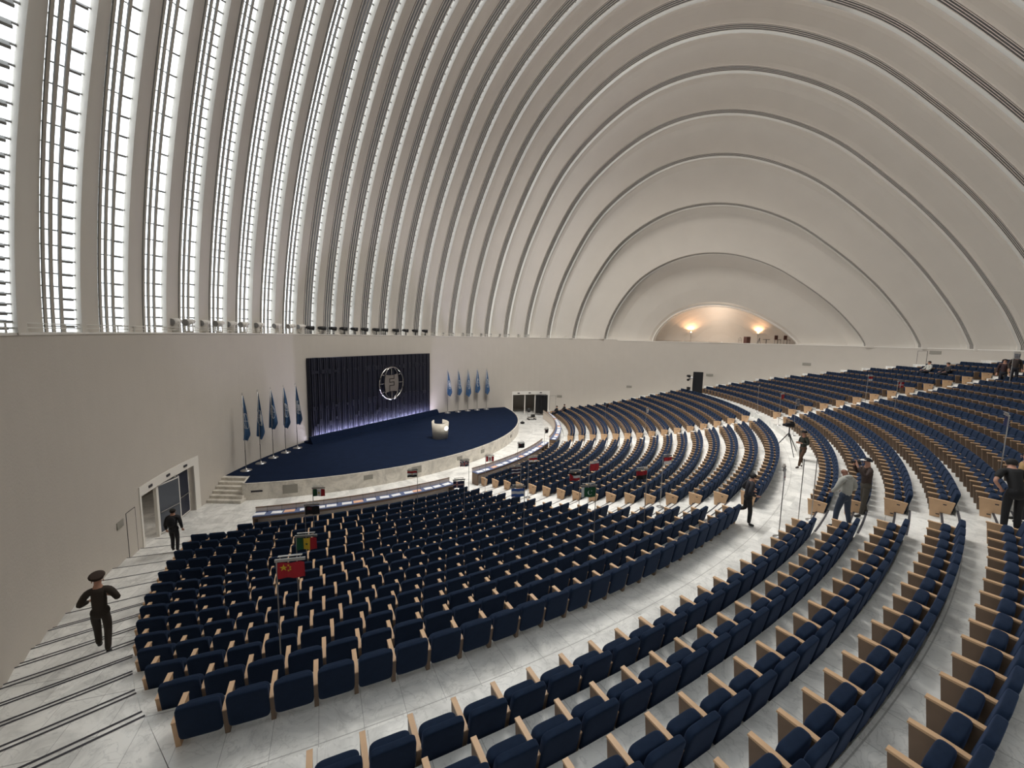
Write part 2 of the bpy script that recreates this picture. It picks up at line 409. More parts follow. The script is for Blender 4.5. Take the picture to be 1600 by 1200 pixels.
def panel(sa, qa, sb, qb, d=.55, near_=0):
    """plaster bay from the far edge of band a (nearer the viewer) to the near edge of band b"""
    L = sa - sb
    rows = []
    ks = [(0, 0), (.12, .02), (.28, .14), (.42, .34), (.56, .62), (.68, .86), (.78, .985), (.80, 1.0), (1, 1)]
    for f, w in ks:
        w = w * (1 - near_) + f * near_
        q = qa + (qb - qa) * w; H = HQ(qa) + (HQ(qb) - HQ(qa)) * w
        rows.append(prof(q, H, sa + (sb - sa) * f))
    for A, B in zip(rows[:-1], rows[1:]): strip(shell, A, B)
    strip(shell, prof(qa, HQ(qa), sa, d), rows[0]); strip(shell, rows[-1], prof(qb, HQ(qb), sb, d))
for i in range(25):
    near, far = bands[i + 1], bands[i]
    panel(near + OP / 2, qs(near), far - LO(i), qs(far), near_=interp(i, [10, 15], [0, 1]))
for i, s in enumerate(bands):
    q, H = qs(s), HQ(qs(s))
    mb = MB(); tw = .035; l_ = LO(i); dp_ = interp(i, [12, 17], [.34, .13])
    for off in [-l_ + (.29 + l_ - .12 - 0) * f for f in ((.12, .40, .68, .97) if i < 16 else (.16, .52, .95))]:
        a0, a1 = prof(q, H, s + off - tw), prof(q, H, s + off + tw); b0, b1 = prof(q, H, s + off - tw, dp_), prof(q, H, s + off + tw, dp_)
        strip(mb, a0, a1, 2); strip(mb, b0, a0); strip(mb, a1, b1); strip(mb, b1, b0)  # inner edges take the lighter plaster: room light put into the colour
    # horizontal glazing bars and their brackets
    if i >= 6:
        A = prof(q, H, s, .46); B = prof(q, H, s, .12)
        dist = 0; k = 1
        while k < len(A) - 1:
            seg = (Vector(A[k]) - Vector(A[k - 1])).length; nseg = max(1, round(seg / .52))
            if US[k] > .35: break
            for e in range(nseg):
                f = e / nseg
                p = Vector(A[k - 1]).lerp(Vector(A[k]), f); tv = (Vector(A[k]) - Vector(A[k - 1])).normalized(); dv = Vector((DV.x, DV.y, 0)); nv = tv.cross(dv).normalized()
                def bar(c, s0, s1_, hw, hd, mi):
                    c0 = c + dv * s0; c1 = c + dv * s1_; v = []
                    for cc in (c0, c1):
                        for x_, y_ in ((-1, -1), (1, -1), (1, 1), (-1, 1)): v.append(cc + tv * hw * x_ + nv * hd * y_)
                    mb.add(v, [(0, 1, 2, 3), (7, 6, 5, 4), (0, 4, 5, 1), (1, 5, 6, 2), (2, 6, 7, 3), (3, 7, 4, 0)], mi)
                bar(p, -OP / 2, OP / 2, .018, .03, 1)
                pb = Vector(B[k - 1]).lerp(Vector(B[k]), f); bar(pb.lerp(p, .5), .17, .46, .03, .10, 1)
            k += 1
    w = tag(mb.build('window_%d' % (i + 1), [FIN, BARM, SHELLM]), kind='structure')
    g = MB(); strip(g, prof(q, H, s - OP / 2, .5), prof(q, H, s + OP / 2, .5)); go = g.build('pane', GLASS, w)
# far end: from the smallest band back to the little lunette, near end likewise
def endcap(s, q, s2, q2, H2_):
    rows = []
    for f in (0, .3, .6, .85, 1):
        w = f * f * (3 - 2 * f); rows.append(prof(q + (q2 - q) * w, HQ(q) + (H2_ - HQ(q)) * w, s + (s2 - s) * f))
    for A, B in zip(rows[:-1], rows[1:]): strip(shell, A, B)
    strip(shell, prof(q, HQ(q), s, .55), rows[0])
endcap(bands[0] + OP / 2, qs(bands[0]), 50.95, 7.05, 4.0)
endcap(bands[-1] - LO(25), qs(bands[-1]), -.9, 6.2, 5.6)
tag(shell.build('ceiling', SHELLM, smooth=False), kind='structure')
for p in bpy.data.objects['ceiling'].data.polygons: p.use_smooth = False

# lunette at the far end: rims, curved back wall, its own little floor
lu = MB()
def lprof(q, H, s): return prof(q, H, s)
def rim(mb, q, H, s, wd_, dp):
    a = prof(q, H, s); b = prof(q - wd_, H - wd_, s); c = prof(q - wd_, H - wd_, s + dp); d = prof(q, H, s + dp)
    strip(mb, a, b); strip(mb, b, c); strip(mb, c, d); strip(mb, d, a)
rm = MB(); rim(rm, 7.1, 4.05, 50.9, .13, .12); rim(rm, 7.0, 3.9, 51.5, .10, .12)
tag(rm.build('trim_3', WHITE), kind='structure')
rows = []
for f in range(9):
    a = f / 8 * pi / 2; rows.append(prof(max(7.3 * cos(a), .01), 4.3 * cos(a) + .01, 51.0 + 3.4 * sin(a)))
for A, B in zip(rows[:-1], rows[1:]): strip(lu, A, B)
v = []
for l, s in ((-9, 50.7), (9, 50.7), (9, 56), (-9, 56)):
    p = NV * (LC + l) + DV * s; v.append((p.x, p.y, LEDGE - .12))
lu.add(v, [(0, 1, 2, 3)])
tag(lu.build('wall_lunette', PLASTER, smooth=True), kind='structure')

# ------------------------------------------------------------------ stage
RST = 18.9; ZS = .9
sg = MB(); pts = []
tA = radians(12.2); tB = lim(RST, RW - .0)[1]
arc = [P2(RST, tA + (tB - tA) * i / 60) for i in range(61)]
cutB = arc[0]; cutT = Vector((-14.62, 22.60)); wl = Vector((-16.0, 22.6))
ph0 = degrees(atan2(*(wl - HC))); ph1 = degrees(atan2(*(arc[-1] - HC)))
wallpts = [H2(ph1 + (ph0 - ph1) * i / 40, RW - .01) for i in range(41)]
outline = arc + wallpts + [cutT]
sg.add([(p.x, p.y, ZS) for p in outline], [tuple(range(len(outline)))], 1)
front = [cutT] + arc
for a, b in zip(front[:-1], front[1:]): sg.quad((a.x, a.y, 0), (b.x, b.y, 0), (b.x, b.y, ZS), (a.x, a.y, ZS))
def inner(p): return C + (p - C) * ((p - C).length - .10) / (p - C).length
for a, b in zip(arc[:-1], arc[1:]):
    ia, ib = inner(a), inner(b); sg.quad((a.x, a.y, ZS + .012), (b.x, b.y, ZS + .012), (ib.x, ib.y, ZS + .012), (ia.x, ia.y, ZS + .012))
    sg.quad((a.x, a.y, ZS - .02), (b.x, b.y, ZS - .02), (b.x, b.y, ZS + .012), (a.x, a.y, ZS + .012))
ea = cutT; eb = cutB; n_ = Vector((-(eb - ea).y, (eb - ea).x)).normalized() * -.10
sg.quad((ea.x, ea.y, ZS + .012), (eb.x, eb.y, ZS + .012), (eb.x - n_.x, eb.y - n_.y, ZS + .012), (ea.x - n_.x, ea.y - n_.y, ZS + .012))
stage = empty('stage', (-8, 30, 0), 0, 'low crescent stage with navy carpet and pale marble front', 'stage')
o = sg.build('platform', [MARBLEF, CARPET]); o.parent = stage; o.matrix_parent_inverse = Matrix.Translation(-Vector(stage.location))
for nm, t, z0, z1, w_, m_ in (('outlet_cover', 14.3, .42, .52, .55, DARKST), ('vent', 19.2, .22, .70, .72, GREYV), ('vent', 31.5, .45, .72, .52, GREYV), ('vent', 40.6, .30, .74, .66, GREYV), ('vent', 51.0, .45, .72, .45, GREYV), ('vent', 74.0, .45, .68, .4, GREYV), ('vent', 58.5, .40, .66, .4, GREYV)):
    v = MB(); tt = radians(t); p = P2(RST + .005, tt); v.box((p.x, p.y, (z0 + z1) / 2), (w_, .03, z1 - z0), tt)
    o = v.build(nm, m_, None); o.parent = stage; o.matrix_parent_inverse = Matrix.Translation(-Vector(stage.location))
# stage steps against the wall
sm = MB(); nst = 6
for i in range(nst):
    y0 = 20.95 + i * .27; z = (i + 1) * ZS / nst
    x1 = cutB.x + (cutT.x - cutB.x) * (y0 - cutB.y) / (cutT.y - cutB.y) + .02
    xw = lambda y: HC.x - sqrt(RW ** 2 - (y - HC.y) ** 2)
    v = [(xw(y0) , y0), (x1, y0), (cutT.x if i == nst - 1 else x1, 22.62), (xw(22.62), 22.62)]
    sm.add([(a, b, 0) for a, b in v] + [(a, b, z) for a, b in v], [(4, 5, 6, 7), (0, 1, 5, 4), (1, 2, 6, 5), (2, 3, 7, 6), (3, 0, 4, 7)])
so = sm.build('stage_steps', MARBLEF); tag(so, 'six pale marble steps between the wall and the left end of the stage', 'steps')

# backdrop
A = Vector((-14.75, 30.36)); B = Vector((-8.22, 41.95))
bd = empty('backdrop', (A.x, A.y, ZS), atan2((B - A).y, (B - A).x), 'tall navy slatted backdrop wall with raised relief behind the stage lectern', 'backdrop')
Lb = (B - A).length; ZT = 7.05 - ZS
v = MB(); v.box((Lb / 2, .28, ZT / 2), (Lb, .36, ZT)); v.build('panel', mat('backdrop_navy', (.006, .010, .026, 1), .6), bd)
v = MB(); x = .03; i = 0
SLN = mat('slat_satin', (.017, .019, .034, 1), .40, .3)
while x < Lb - .1:
    w_ = .07 + .05 * ((i * 7) % 3) ; dz = [(0, 0), (.04, .0), (.02, 0)][i % 3][0]
    v.box((x + w_ / 2, .06 - dz, ZT / 2 + .15), (w_, .10, ZT - .3)); x += w_ + .055; i += 1
v.build('slats', SLN, bd)
v = MB()
rnd = random.Random(3)
for i in range(48):                                   # small relief blocks that step down across the slats
    x = .25 + i * (Lb - .5) / 47; h_ = rnd.choice([.18, .28, .36, .5])
    for z0 in (.95 + .5 * ((i * 5) % 4) / 3, 2.4 + .4 * ((i * 3) % 3), 5.1):
        if rnd.random() < .62: v.box((x, -.03, z0), (rnd.choice([.12, .2, .26]), .06, h_))
v.build('relief_blocks', SLN, bd)
v = MB()
v.prism([(-.28, 0), (.0, 0), (.0, .0), (.10, .0), (.10, ZT), (-.0, ZT)][:0] or [(-.9, 0), (.1, 0), (.1, .12), (-.38, .12), (-.45, .50), (-.62, .50)], -.55, Lb + .35)
v.build('plinth', CARPET, bd)
v = MB(); v.box((Lb / 2, -.22, .15), (Lb - .6, .10, .05)); v.build('uplight_bar', mat('led_bar', (1, 1, 1, 1), .5, emit=(.80, .76, 1, 1), es=160), bd)
# emblem: ring, meridians, parallels, centre shield with a key-shaped groove
em = empty('globe_emblem', tuple((A + (B - A) * .595).to_3d() + Vector((0, 0, 4.55))), bd.rotation_euler.z, 'large silver globe emblem with angular central plaque hung on the navy backdrop', 'emblem')
em.location += Vector((sin(bd.rotation_euler.z), -cos(bd.rotation_euler.z), 0)) * .12
RB = 1.42
v = MB(); v.tube([(RB * cos(t / 64 * 2 * pi), 0, RB * sin(t / 64 * 2 * pi)) for t in range(64)], .055, 8, closed=True); v.build('ring', CHROME, em, True)
for kx in (-.62, .62):
    for sg_ in (-1, 1):
        v = MB(); v.tube([(kx * RB * cos(a), -.01, sg_ * RB * sin(a)) for a in [radians(34 + 56 * i / 14) for i in range(15)]], .038, 6); v.build('meridian', CHROME, em, True)
for z in (-1, 1):
    v = MB(); v.cyl((0, 0, z * .72), (0, 0, z * RB), .035, n=6); v.build('meridian', CHROME, em)
    v = MB(); v.cyl((z * .72, 0, 0), (z * RB, 0, 0), .035, n=6); v.build('parallel', CHROME, em)
    for sx in (-1, 1):
        v = MB(); v.tube([(sx * RB * (.60 + .22 * i / 6), 0, z * RB * (.50 + .07 * i / 6)) for i in range(7)], .035, 6); v.build('parallel', CHROME, em)
v = MB(); pl = []
for i in range(9): t = -1 + i / 4; pl.append((t * .70, .80 - .10 * (1 - t * t)))
for i in range(9): t = 1 - i / 4; pl.append((.70 + .12 * (1 - t * t), t * .80)) if 0 < i < 8 else None
for i in range(9): t = 1 - i / 4; pl.append((t * .70, -.80 + .10 * (1 - t * t)))
for i in range(9): t = -1 + i / 4; pl.append((-.70 - .12 * (1 - t * t), t * .80)) if 0 < i < 8 else None
n = len(pl); v.add([(a, -.04, b) for a, b in pl] + [(a, .04, b) for a, b in pl], [tuple(range(n)), tuple(range(2 * n - 1, n - 1, -1))] + [(i, n + i, n + (i + 1) % n, (i + 1) % n) for i in range(n)])
v.build('plaque', mat('satin_nickel', (.42, .39, .37, 1), .35, .85), em)
v = MB(); gp = [(.27, .80), (.27, .42), (-.28, .42), (-.28, .12), (.27, .12), (.27, -.12), (-.28, -.12), (-.28, -.42), (-.28, -.80)]
gp = [(.27, .72), (.27, .40), (-.26, .40), (-.26, .10), (.27, .10), (.27, -.20), (-.26, -.20), (-.26, -.72)]
for a, b in zip(gp[:-1], gp[1:]):
    cx, cz = (a[0] + b[0]) / 2, (a[1] + b[1]) / 2; v.box((cx, -.045, cz), (abs(a[0] - b[0]) + .06, .02, abs(a[1] - b[1]) + .06))
v.build('groove', BLACK, em)

# lectern
le = empty('lectern', (-5.55, 32.2, ZS), radians(28), 'round white marble lectern open at the back with a white disc emblem', 'lectern')
v = MB(); rO, rI = .66, .58; n = 40; a0, a1 = radians(-235), radians(55)
vs = []
for i in range(n + 1):
    a = a0 + (a1 - a0) * i / n; h_ = 1.22 + .14 * (abs(a - (a0 + a1) / 2) / ((a1 - a0) / 2)) ** 2
    for r, z in ((rO * .9, 0), (rO, h_), (rI, h_), (rI * .9, 0)): vs.append((r * cos(a), r * sin(a), z))
v.add(vs, [(i * 4 + k, (i + 1) * 4 + k, (i + 1) * 4 + (k + 1) % 4, i * 4 + (k + 1) % 4) for i in range(n) for k in range(4)] + [(0, 1, 2, 3), (n * 4 + 3, n * 4 + 2, n * 4 + 1, n * 4)])
v.build('body', mat('lectern_marble', (.62, .57, .48, 1), .4, noise=.15, scale=4), le, True)
v = MB(); v.box((0, .0, .98), (.9, .7, .04), 0, 0, radians(12)); v.build('reading_shelf', BLACKP, le)
v = MB(); ad = radians(-62); v.cyl((.62 * cos(ad), .62 * sin(ad), .85), (.675 * cos(ad), .675 * sin(ad), .85), .17, n=24); v.build('disc', mat('disc_glare', (1, 1, 1, 1), .5, emit=(1, .97, .9, 1), es=3), le)  # white emblem; its blown-out reflection is put in as emission

# ------------------------------------------------------------------ stage flags
FLB = mat('flag_blue', (.045, .115, .25, 1), .8, noise=.2, scale=6)
FLW = mat('flag_white', (.72, .76, .80, 1), .8)
def stage_flag(var):
    root = empty('flag_stand')
    v = MB(); v.lathe([(0, 0), (.30, 0), (.30, .02), (.12, .06), (.035, .12), (.022, .2)], 24); v.build('base', STEEL, root, True)
    v = MB(); v.cyl((0, 0, .15), (0, 0, 4.42), .02, n=8); v.cyl((0, 0, 1.15), (0, 0, 1.25), .028, n=8); v.build('pole', STEEL, root, True)
    v = MB(); v.lathe([(0, 0), (.028, .03), (.02, .08), (0, .18)], 8, (0, 0, 4.42)); v.build('finial', STEEL, root)
    rnd = random.Random(var); v = MB(); nz, nx = 22, 14; vs = []
    for j in range(nz + 1):
        f = j / nz; z = 4.38 - f * (2.55 + .12 * sin(var * 2.1)); wd_ = .06 + .56 * f ** .85 if f < .86 else .52 - (f - .86) * 1.4
        for i in range(nx + 1):
            g = i / nx; x = -.04 + wd_ * g - .18 * f * (.5 + .5 * sin(var)); y = .05 * sin(g * 9 + var * 1.7 + f * 2) * (.3 + f) + .03
            zz = z - .25 * g * f * (1 if var % 2 else .4); vs.append((x, y, zz))
    v.add(vs, [(j * (nx + 1) + i, j * (nx + 1) + i + 1, (j + 1) * (nx + 1) + i + 1, (j + 1) * (nx + 1) + i) for j in range(nz) for i in range(nx)])
    cl = v.build('cloth', FLB, root, True)
    def on(f, g):
        wd_ = .06 + .56 * f ** .85; x = -.04 + wd_ * g - .18 * f * (.5 + .5 * sin(var)); y = .05 * sin(g * 9 + var * 1.7 + f * 2) * (.3 + f) + .03
        return (x, y - .018, 4.38 - f * (2.55 + .12 * sin(var * 2.1)) - .25 * g * f * (1 if var % 2 else .4))
    e = MB()
    for rr in (1.0,):
        e.tube([on(.56 + .17 * sin(a), .55 + .38 * cos(a)) for a in [i / 24 * 2 * pi for i in range(24)]], .013, 4, closed=True)
    e.tube([on(.40 + .32 * i / 8, .55 + .22 * sin(pi * i / 8) * (1 if var % 2 else -1)) for i in range(9)], .011, 4)
    e.tube([on(.56, .2 + .7 * i / 8) for i in range(9)], .011, 4); e.tube([on(.39 + .33 * i / 6, .55) for i in range(7)], .011, 4)
    if var in (1, 4, 5): e.add([on(.48, .45), on(.48, .8), on(.64, .8), on(.64, .45)], [(0, 1, 2, 3)])
    e.build('printed_globe', FLW, cl)
    return root
fp = [(-90.5, 'nearest the marble steps'), (-87.3, 'second from the steps'), (-84.5, 'third from the steps'), (-81.7, 'fourth from the steps'), (-79.0, 'fifth from the steps')]
fr = [(-40.4, 'first right of the backdrop'), (-37.5, 'second right of the navy backdrop'), (-34.8, 'third right of the navy backdrop'), (-32.2, 'fourth right of the navy backdrop'), (-29.6, 'fifth and farthest right of the navy backdrop')]
for i, (ph, tx) in enumerate(fp + fr):
    o = stage_flag(i); p = H2(ph, RW - .62); o.location = (p.x, p.y, ZS); o.rotation_euler = (0, 0, radians(-8 if i < 5 else 20))
    tag(o, 'blue globe flag on a steel floor stand, ' + tx, 'flag', 'blue flags on the stage')

# ------------------------------------------------------------------ theatre seats
def rounded(mb, c, sz, bev, tilt=0, mi=0, bulge=0):
    """box with chamfered edges: three stacked outlines per side"""
    hx, hy, hz = sz[0] / 2, sz[1] / 2, sz[2] / 2; b = bev; vs = []; rings_ = []
    for z, ins in ((-hz, b), (-hz + b, 0), (hz - b, 0), (hz, b)):
        o = [(-hx + b + ins * .0, -hy + ins), (hx - b, -hy + ins), (hx - ins, -hy + b), (hx - ins, hy - b), (hx - b, hy - ins), (-hx + b, hy - ins), (-hx + ins, hy - b), (-hx + ins, -hy + b)]
        rings_.append([(x, y, z) for x, y in o])
    for rg in rings_:
        for x, y, z in rg: vs.append((c[0] + x, c[1] + y * cos(tilt) - z * sin(tilt), c[2] + y * sin(tilt) + z * cos(tilt)))
    fs = [tuple(range(7, -1, -1)), tuple(range(24, 32))]
    for k in range(3):
        for i in range(8): fs.append((k * 8 + i, k * 8 + (i + 1) % 8, (k + 1) * 8 + (i + 1) % 8, (k + 1) * 8 + i))
    mb.add(vs, fs, mi)
PW = .066
def pad(mb, c, sz, tilt, e, nu, nv):
    sg_ = lambda v, p: (abs(v) ** p) * (1 if v >= 0 else -1); vs = []
    for j in range(nv + 1):
        b = -pi / 2 + pi * j / nv
        for i in range(nu):
            a = 2 * pi * (i + .5) / nu; x = sz[0] / 2 * sg_(cos(b), e) * sg_(cos(a), e); y = sz[1] / 2 * sg_(cos(b), e) * sg_(sin(a), e * 1.6); z = sz[2] / 2 * sg_(sin(b), e)
            vs.append((c[0] + x, c[1] + y * cos(tilt) - z * sin(tilt), c[2] + y * sin(tilt) + z * cos(tilt)))
    mb.add(vs, [(j * nu + i, j * nu + (i + 1) % nu, (j + 1) * nu + (i + 1) % nu, (j + 1) * nu + i) for j in range(nv) for i in range(nu)])
BK = ((0, .052, .445), (W - PW + .005, .105, .61), radians(-12)); CU = ((0, -.165, .365), (W - PW - .03, .17, .40), radians(-8))
def seat_back(mb, mi=0): rounded(mb, BK[0], BK[1], .035, BK[2], mi)
def seat_cush(mb, mi=0): rounded(mb, CU[0], CU[1], .06, CU[2], mi)
PP = [(-.40, 0), (-.03, 0), (.065, .455), (-.45, .485)]
def side(mb, x, mi=0, plates=False, mp=1):
    mb.prism(PP, x - PW / 2, x + PW / 2, mi)
    if plates:
        sx = x + (PW / 2 + .004) * (1 if x > 0 else -1)
        for (y, z) in ((-.13, .39), (-.25, .09)): mb.box((sx, y, z), (.008, .07, .028), 0, mp)
def arm(mb, x, mi=0):
    mb.prism([(-.465, .485), (-.46, .51), (-.15, .50), (.07, .478), (.065, .455)], x - .037, x + .037, mi)
ms = {}
m = MB(); pad(m, BK[0], BK[1], BK[2], .22, 28, 16); ms['backrest'] = m.mesh('backrest', VELVET, True)
m = MB(); pad(m, CU[0], CU[1], CU[2], .34, 24, 14); ms['seat'] = m.mesh('seat', VELVET, True)
m = MB(); side(m, W / 2); ms['side_panel'] = m.mesh('side_panel', WOOD_SHADE)
m = MB(); arm(m, W / 2); ms['armrest'] = m.mesh('armrest', WOOD_LIT)
m = MB(); side(m, -W / 2, plates=True); ms['end_panel'] = m.mesh('end_panel', [WOOD_LIT, DARKST])
m = MB(); side(m, W / 2, plates=True); ms['end_panel_l'] = m.mesh('end_panel', [WOOD_LIT, DARKST])
m = MB(); arm(m, -W / 2); ms['armrest_r'] = m.mesh('armrest', WOOD_LIT)
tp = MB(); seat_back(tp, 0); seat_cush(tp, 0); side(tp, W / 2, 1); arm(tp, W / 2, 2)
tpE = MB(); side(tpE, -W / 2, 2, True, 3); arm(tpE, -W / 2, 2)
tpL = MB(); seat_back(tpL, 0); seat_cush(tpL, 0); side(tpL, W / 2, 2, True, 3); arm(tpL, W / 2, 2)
seats = []     # (x, y, z, rot, first, last, block, row, n from left, n total)
def add_row(r, z, t0, t1, block, row, anchor='end'):
    n = round((t1 - t0) * r / W)
    if n < 1: return
    step = (t1 - t0) / n; st_ = t0
    if anchor == 'exact': step = W / r
    for i in range(n):
        t = st_ + (i + .5) * step; p = P2(r, t)
        seats.append((p.x, p.y, z, t + pi, i == 0, i == n - 1, block, row, i + 1, n))
TLD = [16.4, 13.38, 13.7, 14.08, 14.54, 15.0, 15.5, 16.06, 16.72, 17.38, 18.08, 18.86, 19.7, 20.58, 21.40]
for k in range(1, 17):
    r = rk(k); z = zk(k)
    if k >= 2:
        tl = radians(TLD[k - 2]) - .07 / r
        e1 = aisle1(r) - (AW + .1) / r
        if k >= 2: add_row(r, z, tl, e1, 'A', k, 'exact' if k == 16 else 'end')
    add_row(r, z, aisle1(r) - 0 / r, aisle2(r) - AW / r, 'B', k, 'start')
    if k >= 2: add_row(r, z, aisle2(r), min(lim(r, 23.32)[1], radians(107)), 'C', k, 'start')
for j in range(nU):
    r = RU + DR * j; z = ZU + AU * j; tl, trr = lim(r, 23.32)
    e1 = aisle1u(r) - (AW + .1) / r
    if tl < e1: add_row(r, z, tl, e1, 'D', j + 1)
    e2 = aisle2u(r) - AW / r
    add_row(r, z, max(tl, aisle1u(r)), min(e2, trr), 'E', j + 1, 'start')
    if aisle2u(r) < trr: add_row(r, z, aisle2u(r), trr, 'F', j + 1, 'start')
ORD = 'zeroth first second third fourth fifth sixth seventh eighth ninth tenth eleventh twelfth thirteenth fourteenth fifteenth sixteenth seventeenth eighteenth nineteenth twentieth'.split()
def ordw(n):
    if n <= 20: return ORD[n]
    t = {2: 'twenty', 3: 'thirty', 4: 'forty', 5: 'fifty', 6: 'sixty'}[n // 10]
    if n % 10 == 0: return t[:-1] + 'ieth'
    return t + '-' + ORD[n % 10]
def seat_label(s):
    b, row, i, n = s[6], s[7], s[8], s[9]
    if b == 'A': return 'navy velvet seat, %s from the left stairs, %s row before the cross aisle' % (ordw(i), ordw(17 - row))
    if b == 'B': return 'navy velvet seat, %s right of the radial aisle, %s row before the cross aisle' % (ordw(i), ordw(17 - row))
    if b == 'D': return 'navy velvet seat, %s left of the radial aisle, %s row behind the cross aisle' % (ordw(n - i + 1), ordw(row))
    if b == 'E': return 'navy velvet seat, %s right of the radial aisle, %s row behind the cross aisle' % (ordw(i), ordw(row))
    return 'navy velvet seat in the far block'
vis = []; hid = []
for idx, s in enumerate(seats):
    q = project(Vector((s[0], s[1], s[2] + .45)))
    if q is None: continue
    if -60 < q[0] < 1660 and 480 < q[1] < 1270: vis.append((q[2] if False else (Vector((s[0], s[1], s[2])) - Vector((0, 0, CAM_Z))).length, idx, -25 < q[0] < 1635 and q[1] < 1262))
vis.sort()
near = [v_[1] for v_ in vis if v_[2]][:300]; nearset = set(near)
GN = {'A': 'velvet seats of the front left block', 'B': 'velvet seats of the front middle block', 'D': 'velvet seats behind the cross aisle, left of the radial aisle', 'E': 'velvet seats behind the cross aisle, right of the radial aisle', 'F': 'velvet seats of the far block', 'C': 'velvet seats of the far block'}
PNAME = {'backrest': 'backrest', 'seat': 'seat', 'side_panel': 'side_panel', 'armrest': 'armrest', 'end_panel': 'side_panel', 'end_panel_l': 'side_panel', 'armrest_r': 'armrest'}
for idx in near:
    s = seats[idx]; root = empty('theatre_seat', (s[0], s[1], s[2]), s[3], seat_label(s), 'seat', GN[s[6]])
    parts = ['backrest', 'seat', 'end_panel_l' if s[4] else 'side_panel', 'armrest'] + (['end_panel', 'armrest_r'] if s[5] else [])
    for k in parts:
        o = bpy.data.objects.new(PNAME[k], ms[k]); COL.objects.link(o); o.parent = root
stuff = MB()
def inst(T, s):
    ca, sa = cos(s[3]), sin(s[3]); o = len(stuff.v)
    stuff.v += [(s[0] + x * ca - y * sa, s[1] + x * sa + y * ca, s[2] + z) for x, y, z in T.v]
    stuff.f += [tuple(i + o for i in f) for f in T.f]; stuff.m += T.m
for _, idx, _ in vis:
    if idx in nearset: continue
    s = seats[idx]; inst(tpL if s[4] else tp, s)
    if s[5]: inst(tpE, s)
o = stuff.build('theatre_seats', [VELVET, WOOD_SHADE, WOOD_LIT, DARKST]); tag(o, 'massed navy velvet seats filling the farther blocks of the hall', 'seat', kind='stuff')

exec_after = []
# ------------------------------------------------------------------ curved desks
def desk(t0, t1, rin, rout, label, papers, glabel):
    t0, t1 = radians(t0), radians(t1); mid = P2((rin + rout) / 2, (t0 + t1) / 2)
    root = empty('curved_desk', (mid.x, mid.y, 0), 0, label, 'desk')
    def fin(mb, nm, m_):
        o = mb.build(nm, m_); o.parent = root; o.matrix_parent_inverse = Matrix.Translation(-Vector(root.location))
    def ring(mb, r0, r1, z0, z1, mi=0, n=40):
        vs = []
        for i in range(n + 1):
            t = t0 + (t1 - t0) * i / n
            for r, z in ((r0, z0), (r1, z0), (r1, z1), (r0, z1)): p = P2(r, t); vs.append((p.x, p.y, z))
        mb.add(vs, [(i * 4 + k, (i + 1) * 4 + k, (i + 1) * 4 + (k + 1) % 4, i * 4 + (k + 1) % 4) for i in range(n) for k in range(4)] + [(0, 1, 2, 3), (n * 4 + 3, n * 4 + 2, n * 4 + 1, n * 4)], mi)
    a = MB(); ring(a, rin, rout, .71, .75); fin(a, 'desktop', DESKB)
    a = MB(); ring(a, rin, rin + .03, .02, .92); fin(a, 'front_screen', mat('screen_cream', (.80, .70, .62, 1), .6))
    a = MB(); ring(a, rin - .03, rin + .05, .935, .965); fin(a, 'rail', WOOD_SHADE)
    a = MB(); ring(a, rout - .05, rout, .62, .71); fin(a, 'apron', WOOD_SHADE)
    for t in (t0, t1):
        a = MB(); c = P2((rin + rout) / 2, t + (.03 / rin) * (1 if t == t0 else -1)); a.box((c.x, c.y, .355), (.06, rout - rin - .06, .70), t); fin(a, 'end_panel', WOOD_SHADE)
    rnd = random.Random(int(rin * 100)); nn = papers
    for i in range(nn):
        t = t0 + (t1 - t0) * (i + .5) / nn
        c = P2(rin + .34, t + .004 * rnd.uniform(-1, 1))
        f = MB(); f.box((0, 0, .008), (.44, .28, .012)); f.box((.02, .0, .017), (.36, .25, .006))
        fo = f.build('document_folder', [PAPER if i % 5 != 2 else mat('peach_paper', (.75, .45, .30, 1), .6)])
        fo.location = (c.x, c.y, .751); fo.rotation_euler = (0, 0, t + rnd.uniform(-.12, .12))
        tag(fo, '%s document folder, %s from the left on %s' % ('white' if i % 5 != 2 else 'peach', ordw(i + 1), glabel), 'folder', 'folders on ' + glabel)
        c = P2(rin + .16, t + .009); g = MB(); g.cyl((0, 0, 0), (0, 0, .012), .035, n=10); g.tube([(0, 0, .01), (0, .005, .12), (0, .03, .2), (0, .07, .235)], .005, 5); g.cyl((0, .065, .23), (0, .10, .245), .012, n=6)
        go = g.build('microphone', BLACKP); go.location = (c.x, c.y, .751); go.rotation_euler = (0, 0, t)
        tag(go, 'black gooseneck microphone, %s from the left on %s' % (ordw(i + 1), glabel), 'microphone', 'microphones on ' + glabel)
desk(17.0, 41.0, 22.45, 23.02, 'long curved wooden desk with papers in front of the left seat block', 16, 'the left curved desk')
desk(46.2, 70.0, 21.95, 22.5, 'curved wooden desk with papers in front of the middle seat block', 15, 'the middle curved desk')
desk(72.4, 104.0, 22.3, 22.85, 'curved wooden desk running towards the dark right doorway', 18, 'the far curved desk')

